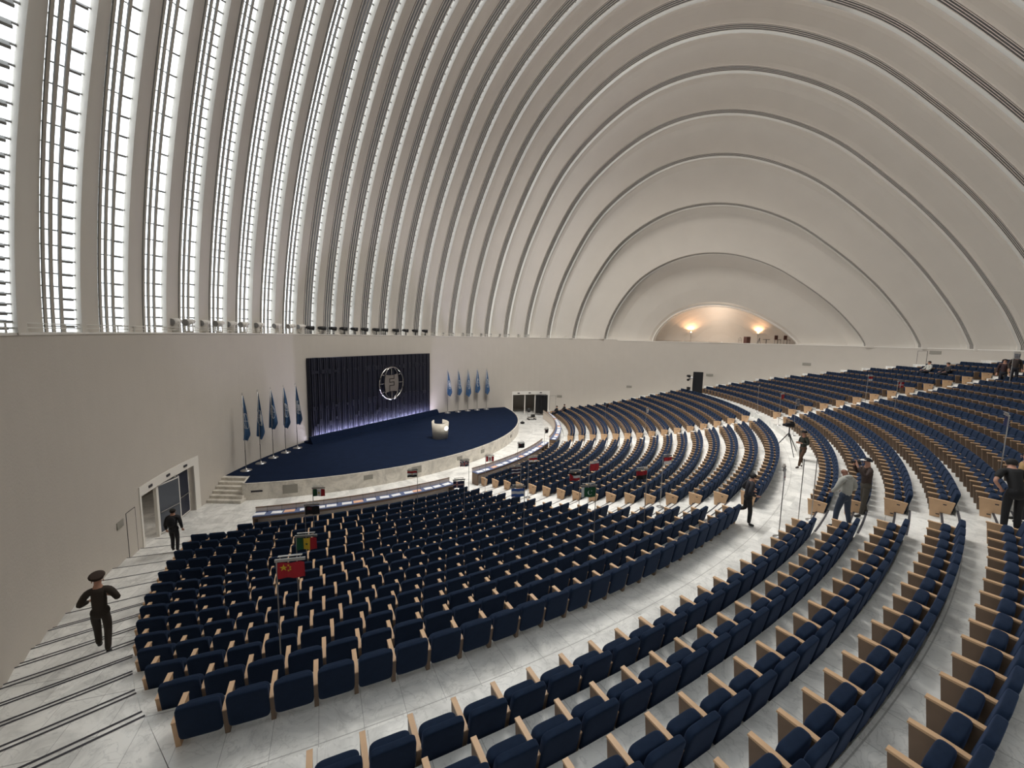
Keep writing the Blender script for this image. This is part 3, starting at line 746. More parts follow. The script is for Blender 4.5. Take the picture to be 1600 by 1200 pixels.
# ------------------------------------------------------------------ doors
def door_frame(name, o, leaves, post):
    a, b, zt = o; root = empty(name, (H2((a + b) / 2).x, H2((a + b) / 2).y, 0)); tag(root, kind='structure')
    def add(mb, nm, m_):
        x = mb.build(nm, m_); x.parent = root; x.matrix_parent_inverse = Matrix.Translation(-Vector(root.location)); return x
    v = MB(); ring_band(v, a - .25, b + .9, RW - .035, RW + .01, zt, zt + .40, 8); add(v, 'header', WHITE)
    v = MB(); ring_band(v, b, b + .9, RW - .035, RW + .01, 0, zt, 3); add(v, 'jamb', WHITE)
    v = MB(); ring_band(v, a - .25, a, RW - .035, RW + .01, 0, zt, 2); add(v, 'jamb', WHITE)
    for p in post:
        v = MB(); q = H2(p, RW + .12); v.box((q.x, q.y, zt / 2), (.11, .12, zt), radians(-p)); add(v, 'mullion', WHITE)
    for k in range(3):
        p = a + (b - a) * (k + .5) / 3; v = MB(); q = H2(p, RW - .05); v.box((q.x, q.y, zt + .20), (.26, .03, .10), radians(-p)); add(v, 'sign_plate', DARKST)
    for (pa, pb, swing, m_) in leaves:
        A_, B_ = H2(pa, RW + .12), H2(pb, RW + .12); d = B_ - A_; L = d.length - .12; ang = atan2(d.y, d.x) + radians(swing)
        lf = MB(); lf.box((L / 2 + .05, 0, zt / 2 - .02), (L, .045, zt - .08)); lo = lf.build('door_leaf', m_)
        lo.location = (A_.x, A_.y, .02); lo.rotation_euler = (0, 0, ang); lo.parent = root; lo.matrix_parent_inverse = Matrix.Translation(-Vector(root.location))
        h = MB(); h.cyl((.12, -.06, 1.0), (L - .02, -.06, 1.0), .018, n=8); h.build('push_bar', STEEL, lo)
        for (x0, z0, sx, sz) in ((L / 2 + .05, .06, L, .05), (L / 2 + .05, zt - .10, L, .05), (.07, zt / 2, .05, zt - .1), (L + .03, zt / 2, .05, zt - .1)):
            e = MB(); e.box((x0, -.0, z0), (sx, .055, sz)); e.build('edge_trim', WHITE, lo)
    return root
a, b, _z = DL
door_frame('door_1', DL, [(a + 3.1, a + 6.1, -12, DOORG), (a + 6.3, b - .1, 4, DOORN)], [a + 3.0])
a, b, _z = DRr
door_frame('door_2', DRr, [(a + 6.4, b - .1, -6, DOORN)], [a + 3.4, a + 6.2])
# corridor ring outside both doorways
cw = MB()
for i in range(150):
    a_ = -150 + i * 1.2; A_, B_ = H2(a_, 29.2), H2(a_ + 1.2, 29.2); cw.quad((A_.x, A_.y, 0), (B_.x, B_.y, 0), (B_.x, B_.y, 3.2), (A_.x, A_.y, 3.2))
    C_, D_ = H2(a_, RW + .45), H2(a_ + 1.2, RW + .45); cw.quad((A_.x, A_.y, 3.2), (B_.x, B_.y, 3.2), (D_.x, D_.y, 3.2), (C_.x, C_.y, 3.2))
for ph in (-112, -99.5, -30, -5):
    A_, B_ = H2(ph, RW + .45), H2(ph, 29.2)
    if ph in (-112, -5, -30): cw.quad((A_.x, A_.y, 0), (B_.x, B_.y, 0), (B_.x, B_.y, 3.2), (A_.x, A_.y, 3.2))
tag(cw.build('wall_corridor', PLASTER), kind='structure')
q = H2(-104.5, 27.4)
l = bpy.data.lights.new('corridor_lamp', 'POINT'); l.energy = 60; l.color = (1, .95, .88); l.shadow_soft_size = .3
o = bpy.data.objects.new('corridor_lamp', l); COL.objects.link(o); o.location = (q.x, q.y, 2.9)
# flush service doors and vents on the round wall
def flush(nm, p0, p1, z0, z1):
    root = empty(nm, (H2(p0).x, H2(p0).y, z0)); tag(root, kind='structure')
    v = MB(); g = .14
    ring_band(v, p0, p1, RW - .012, RW + .01, z0, z1, 3)
    x = v.build('door_leaf', PLASTER); x.parent = root; x.matrix_parent_inverse = Matrix.Translation(-Vector(root.location))
    v = MB(); w = .05
    ring_band(v, p0 - w, p0, RW - .014, RW + .01, z0, z1, 1); ring_band(v, p1, p1 + w, RW - .014, RW + .01, z0, z1, 1); ring_band(v, p0 - w, p1 + w, RW - .014, RW + .01, z1, z1 + .02, 3)
    x = v.build('gap', DARKST); x.parent = root; x.matrix_parent_inverse = Matrix.Translation(-Vector(root.location))
flush('door_3', -110.1, -108.7, .25, 2.05); flush('door_4', -12.0 + .6, -9.8, 0.05, 2.05); flush('door_5', 66.2, 67.5, 6.4, 8.4)
for ph, z, w_, tx in ((-111.2, 1.85, .45, 'beside the flush door by the left stairs'), (-8.8, 2.0, .6, 'beside the flush door near the far curved desk'), (9.6, 3.3, .6, 'above the front corner of the far seats'), (28.8, 5.1, .7, 'right of the tall black screen'), (48.4, 6.8, .7, 'halfway along the right wall'), (68.6, 8.33, .7, 'beside the high flush door at right')):
    v = MB(); q = H2(ph, RW - .02); v.box((q.x, q.y, z), (w_, .03, .26), radians(-ph)); o = v.build('air_vent', GREYV); tag(o, 'small grey wall vent ' + tx, 'vent')

# ------------------------------------------------------------------ floodlights on the ledge
def floodlight(m_, r=.11, L=.42):
    root = empty('floodlight')
    v = MB(); v.cyl((0, .18, .40), (0, -.20, .36), r * .75, r, n=14); v.cyl((0, .30, .41), (0, .18, .40), r * .45, r * .75, n=12); v.build('housing', m_, root, True)
    v = MB(); v.cyl((0, -.20, .36), (0, -.215, .358), r * .9, n=14); v.build('lens', mat('lamp_lens', (.3, .3, .3, 1), .1), root)
    v = MB(); v.box((0, 0, .02), (.18, .12, .04)); v.box((-.13, 0, .2), (.02, .05, .36)); v.box((.13, 0, .2), (.02, .05, .36)); v.box((0, 0, .05), (.28, .05, .02)); v.build('yoke', m_, root)
    return root
wp = [-99.04, -96.75, -94.05, -91.47, -89.16, -86.78, -83.7, -80.13, -77.23, -75.06]
bp = [-73.0, -70.32, -67.88, -65.38, -62.85, -60.34, -57.64, -55.44, -52.74, -50.25, -47.81, -45.26]
sp_ = [-42.93, -40.59, -37.96, -35.34, -32.87, -30.46, -27.8, -25.38, -22.96, -20.37, -17.6]
fw = floodlight(WHITE, .13); fb = floodlight(BLACKP, .14); fs = floodlight(GREYV, .10)
for proto, lst, cn, gl, sc in ((fw, wp, 'white', 'white floodlights on the ledge', 1.35), (fb, bp, 'black', 'black floodlights on the ledge', 1.15), (fs, sp_, 'small grey', 'small floodlights on the far ledge', .7)):
    for i, ph in enumerate(lst):
        o = proto if i == 0 else copy_tree(proto); q = H2(ph, RW + .17); o.location = (q.x, q.y, LEDGE + .04); o.scale = (sc, sc, sc)
        o.rotation_euler = (0, 0, radians(-ph) + (-pi / 2 if cn == 'white' else pi / 2 - .5 if cn == 'black' else 0))
        tag(o, '%s floodlight on the wall ledge, %s of its row from the left' % (cn, ordw(i + 1)), 'floodlight', gl)

# ------------------------------------------------------------------ national flag stands
fm = lambda n, r, g, b: mat('cloth_' + n, srgb(r, g, b), .8)
RD, WH, BK, GR, BL, YE, DB, MR = fm('red', 150, 20, 32), fm('white', 205, 205, 205), fm('black', 14, 14, 18), fm('green', 12, 70, 42), fm('blue', 50, 85, 150), fm('yellow', 190, 160, 40), fm('dark_blue', 24, 30, 66), fm('maroon', 70, 14, 30)
def star(mb, cx, cz, r, mi, y=-.006):
    pts = [(cx + (r if i % 2 == 0 else r * .4) * sin(i * pi / 5), y, cz + (r if i % 2 == 0 else r * .4) * cos(i * pi / 5)) for i in range(10)]
    mb.add(pts + [(cx, y, cz)], [(i, (i + 1) % 10, 10) for i in range(10)], mi)
FW_, FH_ = .46, .30
def flag_cloth(kind):
    mb = MB(); mats = [RD, WH, BK, GR, BL, YE, DB, MR]; R, Wh, K_, G, B_, Y, D, Mr = range(8)
    def rect(x0, x1, z0, z1, mi, y=0.0):
        nn = max(1, round((x1 - x0) / .04)); nz = max(1, round((z1 - z0) / .06))
        for i in range(nn):
            for j in range(nz):
                a = x0 + (x1 - x0) * i / nn; b = x0 + (x1 - x0) * (i + 1) / nn; c = z0 + (z1 - z0) * j / nz; d = z0 + (z1 - z0) * (j + 1) / nz
                for yy in (y - .004, y + .004): mb.quad((a, yy, c), (b, yy, c), (b, yy, d), (a, yy, d), mi)
    w, h = FW_, FH_
    if kind == 'v3a': [rect(w * i / 3, w * (i + 1) / 3, -h, 0, c) for i, c in enumerate((G, Y, R))]; star(mb, w / 2, -h / 2, .045, G)
    elif kind == 'v3b': [rect(w * i / 3, w * (i + 1) / 3, -h, 0, c) for i, c in enumerate((G, Wh, R))]; mb.cyl((w / 2, -.008, -h / 2), (w / 2, -.004, -h / 2), .035, n=10, mi=Y)
    elif kind == 'cn':
        rect(0, w, -h, 0, R); star(mb, .10, -.10, .07, Y, -.012)
        for x_, z_ in ((.17, -.04), (.20, -.075), (.20, -.12), (.165, -.15)): star(mb, x_ + .02, z_, .026, Y, -.012)
    elif kind == 'h_rwk': [rect(0, w, -h * (i + 1) / 3, -h * i / 3, c) for i, c in enumerate((R, Wh, K_))]; mb.cyl((w / 2, -.008, -h / 2), (w / 2, -.004, -h / 2), .03, n=8, mi=Y)
    elif kind == 'cross': rect(0, w, -h, 0, D); rect(w * .3, w * .42, -h, 0, Wh, -.003); rect(0, w, -h * .58, -h * .42, Wh, -.003); rect(w * .33, w * .39, -h, 0, R, -.006); rect(0, w, -h * .54, -h * .46, R, -.006)
    elif kind == 'crossr': rect(0, w, -h, 0, R); rect(w * .3, w * .42, -h, 0, Wh, -.003); rect(0, w, -h * .58, -h * .42, Wh, -.003)
    elif kind == 'uk':
        rect(0, w, -h, 0, D)
        for s_ in (1, -1):
            a_ = atan2(h, w) * s_; c_, sn = cos(a_), sin(a_); L = hypot(w, h) / 2 * .98
            for hw, y, mi in ((.022, -.0055, Wh), (.009, -.0065, R)): mb.add([(w / 2 - L * c_ - hw * -sn, y, -h / 2 - L * sn - hw * c_), (w / 2 + L * c_ - hw * -sn, y, -h / 2 + L * sn - hw * c_), (w / 2 + L * c_ + hw * -sn, y, -h / 2 + L * sn + hw * c_), (w / 2 - L * c_ + hw * -sn, y, -h / 2 - L * sn + hw * c_)], [(0, 1, 2, 3)], mi)
        rect(w * .42, w * .58, -h, 0, Wh, -.006); rect(0, w, -h * .62, -h * .38, Wh, -.006); rect(w * .455, w * .545, -h, 0, R, -.009); rect(0, w, -h * .56, -h * .44, R, -.009)
    elif kind == 'ca': rect(0, w * .26, -h, 0, R); rect(w * .26, w * .74, -h, 0, Wh); rect(w * .74, w, -h, 0, R); star(mb, w / 2, -h / 2, .075, R)
    elif kind == 'th': [rect(0, w, -h * b_, -h * a_, c) for a_, b_, c in ((0, .17, Mr), (.17, .33, Wh), (.33, .67, D), (.67, .83, Wh), (.83, 1, Mr))]
    elif kind == 'sv': [rect(0, w, -h * (i + 1) / 3, -h * i / 3, c) for i, c in enumerate((B_, Wh, B_))]
    elif kind == 'tri': [rect(0, w, -h * (i + 1) / 3, -h * i / 3, c) for i, c in enumerate((K_, Wh, R))]; mb.add([(0, -.006, 0), (0, -.006, -h), (w * .42, -.006, -h / 2)], [(0, 1, 2)], R)
    elif kind == 'pk':
        rect(0, w * .22, -h, 0, Wh); rect(w * .22, w, -h, 0, G)
        mb.cyl((w * .6, -.006, -h / 2), (w * .6, -.004, -h / 2), .075, n=16, mi=Wh); mb.cyl((w * .64, -.010, -h * .45), (w * .64, -.005, -h * .45), .065, n=16, mi=G); star(mb, w * .72, -h * .35, .028, Wh, -.013)
    elif kind == 'dark': rect(0, w, -h, 0, K_); rect(w * .1, w * .45, -h * .45, -h * .1, Mr, -.004)
    elif kind == 'red': rect(0, w, -h, 0, R)
    elif kind == 'rk': rect(0, w, -h / 2, 0, R); rect(0, w, -h, -h / 2, K_)
    elif kind == 'rw': rect(0, w, -h / 2, 0, R); rect(0, w, -h, -h / 2, Wh)
    elif kind == 'gr': rect(0, w, -h, 0, D); [rect(0, w, -h * (i + .62) / 4, -h * (i + .22) / 4, Wh, -.004) for i in range(4)]
    elif kind == 'ru': rect(0, w, -h, 0, Wh); mb.cyl((w / 2, -.006, -h / 2), (w / 2, -.004, -h / 2), .07, n=12, mi=R)
    # soft waves
    mb.v = [(x, y + .02 * sin(x * 22 + z * 6), z - .03 * x) for x, y, z in mb.v]
    return mb, mats
def nstand(loc, kind, label, rz=0.0, H=2.1, left=True, plain=False):
    root = empty('national_flag_stand', loc, rz, label, 'flag stand', 'small national flags on poles in the seating')
    v = MB(); v.lathe([(0, 0), (.15, 0), (.15, .012), (.03, .03), (.018, .06)], 18); v.build('base', STEEL, root, True)
    v = MB(); v.cyl((0, 0, .03), (0, 0, H), .013, n=8); v.build('pole', STEEL, root)
    if not plain:
        sx = 1 if left else -1
        v = MB(); v.box((sx * FW_ / 2, 0, H + .03), (FW_ + .06, .035, .05)); v.box((sx * FW_ / 2, .02, H + .10), (FW_ * .9, .05, .012)); v.cyl((sx * .06, .01, H + .04), (sx * .06, .01, H + .10), .008, n=6); v.cyl((sx * (FW_ - .06), .01, H + .04), (sx * (FW_ - .06), .01, H + .10), .008, n=6); v.build('crossbar', STEEL, root)
        mb, mats = flag_cloth(kind); o = mb.build('cloth', mats, root); o.location = (0.02 if left else -FW_ - .02, -.02, H - .01)
from mathutils.bvhtree import BVHTree
BV = BVHTree.FromPolygons(fl.v, fl.f)
def gz(x, y):
    h = BV.ray_cast(Vector((x, y, 8.9)), Vector((0, 0, -1)))[0]
    return h.z if h else 0
def gz_old(x, y):
    r = (Vector((x, y)) - C).length
    if (Vector((x, y)) - HC).length < 23.42 and r > edges[0]:
        for (a, b, z) in rings:
            if a <= r < b: return z
    return 0
NS = [((-4.37, 7.5), 'cn', 'red five-star flag on a steel pole, nearest in the left seat block', 1, .25), ((-5.36, 10.06), 'v3a', 'green yellow and red flag with a star, behind the red five-star flag', 1, .2),
 ((-7.17, 14.07), 'dark', 'near-black flag in front of the left curved desk papers', 1, .2), ((-8.24, 16.9), 'v3b', 'green white and red flag with a crest above the left curved desk', 1, .15),
 ((-4.38, 19.6), 'h_rwk', 'red white black flag with a crest standing right of the marble vent', 0, .3), ((-2.04, 17.27), 'cross', 'dark flag with a pale cross at the right end of the left desk', 0, .3),
 ((-2.04, 21.44), 'uk', 'flag of red and white crosses on navy beside the stage front', 0, .3), ((-1.4, 22.9), 'ca', 'red and white leaf flag at the near end of the middle desk', 1, .3),
 ((.75, 25.6), 'dark', 'small dark flag over the middle of the middle curved desk', 1, .5), ((2.5, 30.61), 'dark', 'small dark flag at the far end of the middle curved desk', 1, .9),
 ((.53, 19.02), 'th', 'flag with maroon, white and navy stripes over the front seats', 0, .4), ((.93, 20.9), 'h_rwk', 'red white and black flag at the start of the middle block', 1, .4),
 ((.61, 14.18), 'sv', 'blue and white banded flag at the end of the left block', 0, .2), ((2.74, 16.17), 'tri', 'black white and red flag with a red triangle on the radial aisle', 0, .3),
 ((3.48, 17.92), 'red', 'plain red flag rising over the middle seat block', 1, .4), ((2.59, 12.48), 'pk', 'green crescent flag with a white edge on the radial aisle', 0, .2),
 ((4.64, 14.29), 'rk', 'red and black flag on a tall pole in the radial aisle', 0, .4), ((6.23, 16.67), 'rw', 'red over white flag among the rear middle rows', 1, .5),
 ((7.98, 11.5), 'ru', 'white flag with a red disc beside the running man', 0, .9), ((18.12, 28.0), 'red', 'tiny red flag at the far end of the cross aisle', 1, .6), ((17.1, 24.95), 'gr', 'tiny striped flag behind the camera tripod', 1, .6),
 ((22.77, 26.83), 'rw', 'tiny red and white flag high among the far upper rows', 1, .4), ((21.35, 23.39), 'crossr', 'red flag with a white cross high in the upper rows', 1, .3), ((15.2, 12.4), 'gr', 'navy and white striped flag in the upper right rows', 1, .9),
 ((27.22, 23.11), 'gr', 'white-striped dark flag before the pair in the top rows', 1, .2), ((11.39, 33.68), 'ru', 'thin pale flag on the second radial aisle', 1, .9), ((19.3, 32.55), 'dark', 'thin dark flag in the far upper block', 1, .9), ((9.01, 38.72), 'dark', 'thin dark flag among the far front rows', 1, .9)]
def snap(xy):
    v = Vector(xy); d = v - C; r = d.length; t = degrees(atan2(d.x, -d.y))
    if abs(t - 45.3) < 1.6 or abs(t - 74.6) < 1.2 or r < 22.9 or 37.1 < r < 38.4: return xy
    if r < 37.3: n = round((r - .30 - R1) / DR); r2 = R1 + DR * n + .30
    else: n = round((r - .30 - RU) / DR); r2 = RU + DR * n + .30
    return C + d * (r2 / r)
for (xy, kd, lb, lf, rz) in NS:
    xy = snap(xy)
    nstand((xy[0], xy[1], gz(*xy)), kd, lb, rz, left=bool(lf))
nstand((9.03, 12.55, gz(9.03, 12.55)), '', 'bare steel pole with a round foot, left of the pair by the upper seats', plain=True)
nstand((9.65, 12.85, gz(9.65, 12.85)), '', 'bare steel pole with a round foot close to the front upper seats', plain=True)
#PEOPLE
# ------------------------------------------------------------------ people
def person(loc, rz, label, pose={}, scale=1.0, top=(.02, .02, .03), legs=(.01, .012, .02), shoes=(.01, .01, .01), hat=None, hair=(.01, .008, .007), tshirt=False, hood=False, bag=None, skin=None, long_coat=False, bald=False):
    J = dict(pel=(0, 0, .95), wst=(0, 0, 1.10), chs=(0, .01, 1.29), nkb=(0, -.01, 1.45), nck=(0, .01, 1.53), hd=(0, .03, 1.63), htp=(0, .02, 1.71), jaw=(0, .075, 1.575),
             shl=(-.18, 0, 1.41), ell=(-.25, -.03, 1.14), wrl=(-.25, .06, .91), hal=(-.25, .09, .84),
             shr=(.18, 0, 1.41), elr=(.25, -.03, 1.14), wrr=(.25, .06, .91), har=(.25, .09, .84),
             hil=(-.09, 0, .90), knl=(-.10, .02, .50), anl=(-.11, -.02, .09), tol=(-.12, .15, .03),
             hir=(.09, 0, .90), knr=(.10, .02, .50), anr=(.11, -.02, .09), tor=(.12, .15, .03))
    J.update(pose)
    root = empty('person', loc, rz, label, 'person'); root.scale = (scale,) * 3
    def skinm(name, verts, edges, radii, m_, lvl=1, parent=root):
        me = bpy.data.meshes.new(name); me.from_pydata([J[v] if isinstance(v, str) else v for v in verts], edges, []); me.materials.append(m_)
        o = bpy.data.objects.new(name, me); COL.objects.link(o); o.parent = parent
        k = o.modifiers.new('skin', 'SKIN'); k.use_smooth_shade = True
        if not me.skin_vertices: pass
        for i, r in enumerate(radii):
            sv = me.skin_vertices[0].data[i]; rr = r if isinstance(r, tuple) else (r, r); sv.radius = rr; sv.use_root = (i == 0)
        sb = o.modifiers.new('sub', 'SUBSURF'); sb.levels = lvl; sb.render_levels = lvl
        return o
    # body: one continuous surface with fingers
    V = ['pel', 'wst', 'chs', 'nkb', 'nck', 'hd', 'htp', 'jaw', 'shl', 'ell', 'wrl', 'hal', 'shr', 'elr', 'wrr', 'har', 'hil', 'knl', 'anl', 'hir', 'knr', 'anr']
    E_ = [(0, 1), (1, 2), (2, 3), (3, 4), (4, 5), (5, 6), (5, 7), (3, 8), (8, 9), (9, 10), (10, 11), (3, 12), (12, 13), (13, 14), (14, 15), (0, 16), (16, 17), (17, 18), (0, 19), (19, 20), (20, 21)]
    Rr = [.075, .085, .11, .07, .052, .088, .078, .045, .05, .040, .027, .032, .05, .040, .027, .032, .060, .052, .036, .060, .052, .036]
    for hi, wi, sgn in ((11, 10, -1), (15, 14, 1)):
        h = Vector(J[V[hi]]); d = (h - Vector(J[V[wi]])).normalized(); sd = Vector((0, 1, 0)).cross(d) if abs(d.y) < .8 else Vector((1, 0, 0)); sd.normalize(); up = d.cross(sd)
        for f in range(4):
            b = h + sd * (.024 * (f - 1.5)) + d * .02; L = (.07, .08, .075, .058)[f]
            m1 = b + d * L * .6 + up * .012; m2 = b + d * L + up * .035; i0 = len(V)
            V += [tuple(m1), tuple(m2)]; E_ += [(hi, i0), (i0, i0 + 1)]; Rr += [.009, .008]
        b = h + sd * .035 * -sgn; i0 = len(V); V += [tuple(b + d * .005 + up * .02), tuple(b + d * .045 + up * .04)]; E_ += [(hi, i0), (i0, i0 + 1)]; Rr += [.011, .009]
    sk = skin or SKIN
    body = skinm('body', V, E_, Rr, sk)
    def m3(n, c, r=.8): return mat('cloth_%s_%02x%02x%02x' % (n, int(c[0] * 255), int(c[1] * 255), int(c[2] * 255)), (c[0], c[1], c[2], 1), r, noise=.15, scale=8)
    tm, lm, hm_ = m3('top', top), m3('leg', legs), m3('shoe', shoes, .5)
    zc = Vector(J['pel'])
    lowz = Vector(J['pel']) + (Vector(J['pel']) - Vector(J['wst'])) * (1.9 if long_coat else .55)
    if tshirt:
        ml = tuple(Vector(J['shl']).lerp(Vector(J['ell']), .75)); mr_ = tuple(Vector(J['shr']).lerp(Vector(J['elr']), .75))
        skinm('shirt', [tuple(lowz), 'wst', 'chs', 'nkb', 'shl', ml, 'shr', mr_], [(0, 1), (1, 2), (2, 3), (3, 4), (4, 5), (3, 6), (6, 7)], [.135, .128, .148, .088, .078, .07, .078, .07], tm)
    else:
        lw = tuple(Vector(J['ell']).lerp(Vector(J['wrl']), .95)); rw = tuple(Vector(J['elr']).lerp(Vector(J['wrr']), .95))
        skinm('jacket', [tuple(lowz), 'wst', 'chs', 'nkb', 'shl', 'ell', lw, 'shr', 'elr', rw, tuple(Vector(J['nkb']).lerp(Vector(J['nck']), .75))], [(0, 1), (1, 2), (2, 3), (3, 4), (4, 5), (5, 6), (3, 7), (7, 8), (8, 9), (3, 10)], [.145, .132, .152, .09, .085, .062, .048, .085, .062, .048, .066], tm)
    skinm('trousers', [tuple(Vector(J['pel']).lerp(Vector(J['wst']), .55)), tuple(Vector(J['pel']).lerp(Vector(J['hil']).lerp(Vector(J['hir']), .5), .5)), 'hil', 'knl', 'anl', 'hir', 'knr', 'anr'], [(0, 1), (1, 2), (2, 3), (3, 4), (1, 5), (5, 6), (6, 7)], [.128, .130, .098, .074, .058, .098, .074, .058], lm)
    pc_ = Vector(J['pel']).lerp(Vector(J['hil']).lerp(Vector(J['hir']), .5), .3); v = MB(); v.sphere(pc_, 1, 8, sc=(.166, .128, .15)); v.build('trouser_waist', lm, root, True)
    for a, t in (('anl', 'tol'), ('anr', 'tor')):
        an = Vector(J[a]); to = Vector(J[t]); skinm('shoe', [tuple(an), tuple(an.lerp(to, .35) - Vector((0, 0, .02))), tuple(to)], [(0, 1), (1, 2)], [.05, .048, .035], hm_)
    h = Vector(J['hd']); top_ = Vector(J['htp']); jw = Vector(J['jaw']); up = (top_ - h).normalized(); fw = (jw - h); fw = (fw - up * fw.dot(up)).normalized(); sd = up.cross(fw)
    def P(a, b, c): return h + sd * a + fw * b + up * c
    v = MB()
    for sx in (-1, 1): v.sphere(P(.032 * sx, .083, .01), .010, 6)
    v.build('eyes', HAIR, body, True)
    v = MB(); v.sphere(P(0, .096, -.018), .014, 6, sc=(.8, .9, 1.4)); v.sphere(P(0, .088, -.055), .016, 6, sc=(1.4, .5, .4))
    for sx in (-1, 1): v.sphere(P(.092 * sx, -.005, -.01), .022, 6, sc=(.4, .8, 1.2))
    v.build('face_features', sk, body, True)
    if not bald and not hat:
        v = MB(); n = 12; vs = []
        for j in range(8):
            a_ = pi / 2 * j / 7 * 1.42
            for i in range(n * 2):
                t = pi * i / n; ff = cos(t); a = a_ * (1 - .40 * max(ff, 0)); rr = .101 * sin(a)
                vs.append(P(rr * sin(t), -.008 + rr * ff, .022 + .094 * cos(a)))
        v.add(vs, [(j * 2 * n + i, j * 2 * n + (i + 1) % (2 * n), (j + 1) * 2 * n + (i + 1) % (2 * n), (j + 1) * 2 * n + i) for j in range(7) for i in range(2 * n)])
        v.build('hair', mat('hair_%02x' % int(hair[0] * 255), (hair[0], hair[1], hair[2], 1), .8), root, True)
    if hat:
        kind, col = hat; hm = m3('hat', col); v = MB()
        if kind == 'peaked':
            c0, c1 = P(0, -.01, .055), P(0, -.01, .10); v.cyl(c0, c1, .104, .108, 20); v.cyl(c1, P(0, -.015, .13), .108, .138, 20); v.cyl(P(0, -.015, .13), P(0, -.02, .145), .138, .10, 20)
        elif kind == 'cap':
            v.cyl(P(0, -.01, .03), P(0, -.01, .075), .106, .098, 18); v.cyl(P(0, -.01, .075), P(0, -.015, .12), .098, .04, 18)
        else:
            v.cyl(P(0, 0, .05), P(0, 0, .062), .20, .20, 20); v.cyl(P(0, 0, .06), P(0, 0, .15), .11, .10, 18)
        hto = v.build('hat', hm, root, True)
        if kind in ('cap', 'peaked'):
            b = MB(); vs = [P(.08 * cos(t), .07 + .11 * sin(t), .055 - .03 * sin(t)) for t in [pi * i / 8 for i in range(9)]]; b.add(vs + [x - up * .01 for x in vs], [tuple(range(9)), tuple(range(17, 8, -1))] + [(i, i + 1, 10 + i, 9 + i) for i in range(8)]); b.build('visor', WHITE if kind == 'cap' else BLACKP, hto)
    if hood:
        nk = Vector(J['nck']); v = MB(); v.sphere(nk + Vector((0, -.09, -.03)), .10, 8, sc=(1.2, .7, .7)); v.build('hood', tm, root, True)
    if bag:
        nk = (Vector(J['chs']) + Vector((0, -.22, .0))); v = MB(); v.sphere(nk, .18, 8, sc=(.85, .55, 1.25)); b = v.build('backpack', BLACK, None, True); b.name = 'backpack'; b.parent = root
    return root
def pz(x, y): return (x, y, gz(x, y))
walk = dict(knl=(-.10, .14, .52), anl=(-.10, .16, .10), tol=(-.11, .32, .04), knr=(.10, .0, .50), anr=(.11, -.20, .12), tor=(.12, -.06, .03))
person(pz(-9.15, 8.75), radians(33), 'person in brown uniform and peaked cap walking down the left steps', dict(walk, ell=(-.31, -.06, 1.18), wrl=(-.20, .18, 1.14), hal=(-.13, .22, 1.15), elr=(.32, -.06, 1.18), wrr=(.20, .18, 1.16), har=(.13, .22, 1.17)), 1.04, top=(.022, .014, .008), legs=(.020, .013, .008), hat=('peaked', (.03, .015, .008)))
person(pz(-12.9, 15.35), radians(20), 'person in black suit by the left doorway beside the front seats', dict(walk, anl=(-.10, .08, .09), tol=(-.11, .24, .03), anr=(.11, -.10, .09), tor=(.12, .06, .03)), 1.0, top=(.008, .008, .010), legs=(.008, .008, .012), bag=True)
person(pz(7.85, 13.3), radians(-100), 'person in black running across the cross aisle, one leg lifted', dict(pel=(0, 0, .95), nkb=(0, .05, 1.45), nck=(0, .07, 1.53), hd=(0, .11, 1.62), htp=(0, .10, 1.70), jaw=(0, .155, 1.565), shl=(-.18, .05, 1.41), shr=(.18, .05, 1.41), chs=(0, .04, 1.29), knr=(.10, .06, .50), anr=(.10, .04, .09), tor=(.10, .21, .03), knl=(-.12, -.02, .52), anl=(-.13, -.40, .46), tol=(-.13, -.47, .32), ell=(-.28, -.10, 1.18), wrl=(-.22, .14, 1.08), hal=(-.20, .22, 1.09), elr=(.30, -.08, 1.17), wrr=(.22, .16, 1.05), har=(.19, .23, 1.05)), 1.02, top=(.010, .010, .016), legs=(.004, .004, .006))
person(pz(14.1, 19.75), radians(95), 'person in dark olive jacket and brown trousers standing beside the camera tripod', dict(walk, knl=(-.10, .16, .52), anl=(-.10, .22, .09), tol=(-.1, .38, .03), ell=(-.26, .0, 1.16), wrl=(-.14, .22, 1.20), hal=(-.08, .28, 1.22), elr=(.26, .0, 1.16), wrr=(.14, .22, 1.18), har=(.08, .28, 1.20)), 1.03, top=(.022, .026, .018), legs=(.07, .035, .018), shoes=(.02, .008, .006), hat=('brim', (.006, .006, .008)), long_coat=True)
person(pz(9.75, 11.75), radians(10), 'person in grey hooded sweatshirt and jeans seen from behind', dict(hil=(-.10, 0, .90), knl=(-.20, .03, .50), anl=(-.27, 0, .09), tol=(-.29, .15, .03), knr=(.19, .06, .50), anr=(.27, .03, .09), tor=(.30, .18, .03), ell=(-.33, .0, 1.16), wrl=(-.26, .18, 1.0), hal=(-.22, .26, .98), elr=(.33, .0, 1.16), wrr=(.26, .18, 1.0), har=(.22, .26, .98), wst=(0, -.03, 1.10), nck=(0, .05, 1.52), hd=(0, .10, 1.60), htp=(0, .11, 1.68), jaw=(0, .15, 1.55)), 1.03, top=(.33, .33, .30), legs=(.018, .030, .055), hood=True, bald=True, skin=mat('skin_dark', (.20, .09, .055, 1), .6))
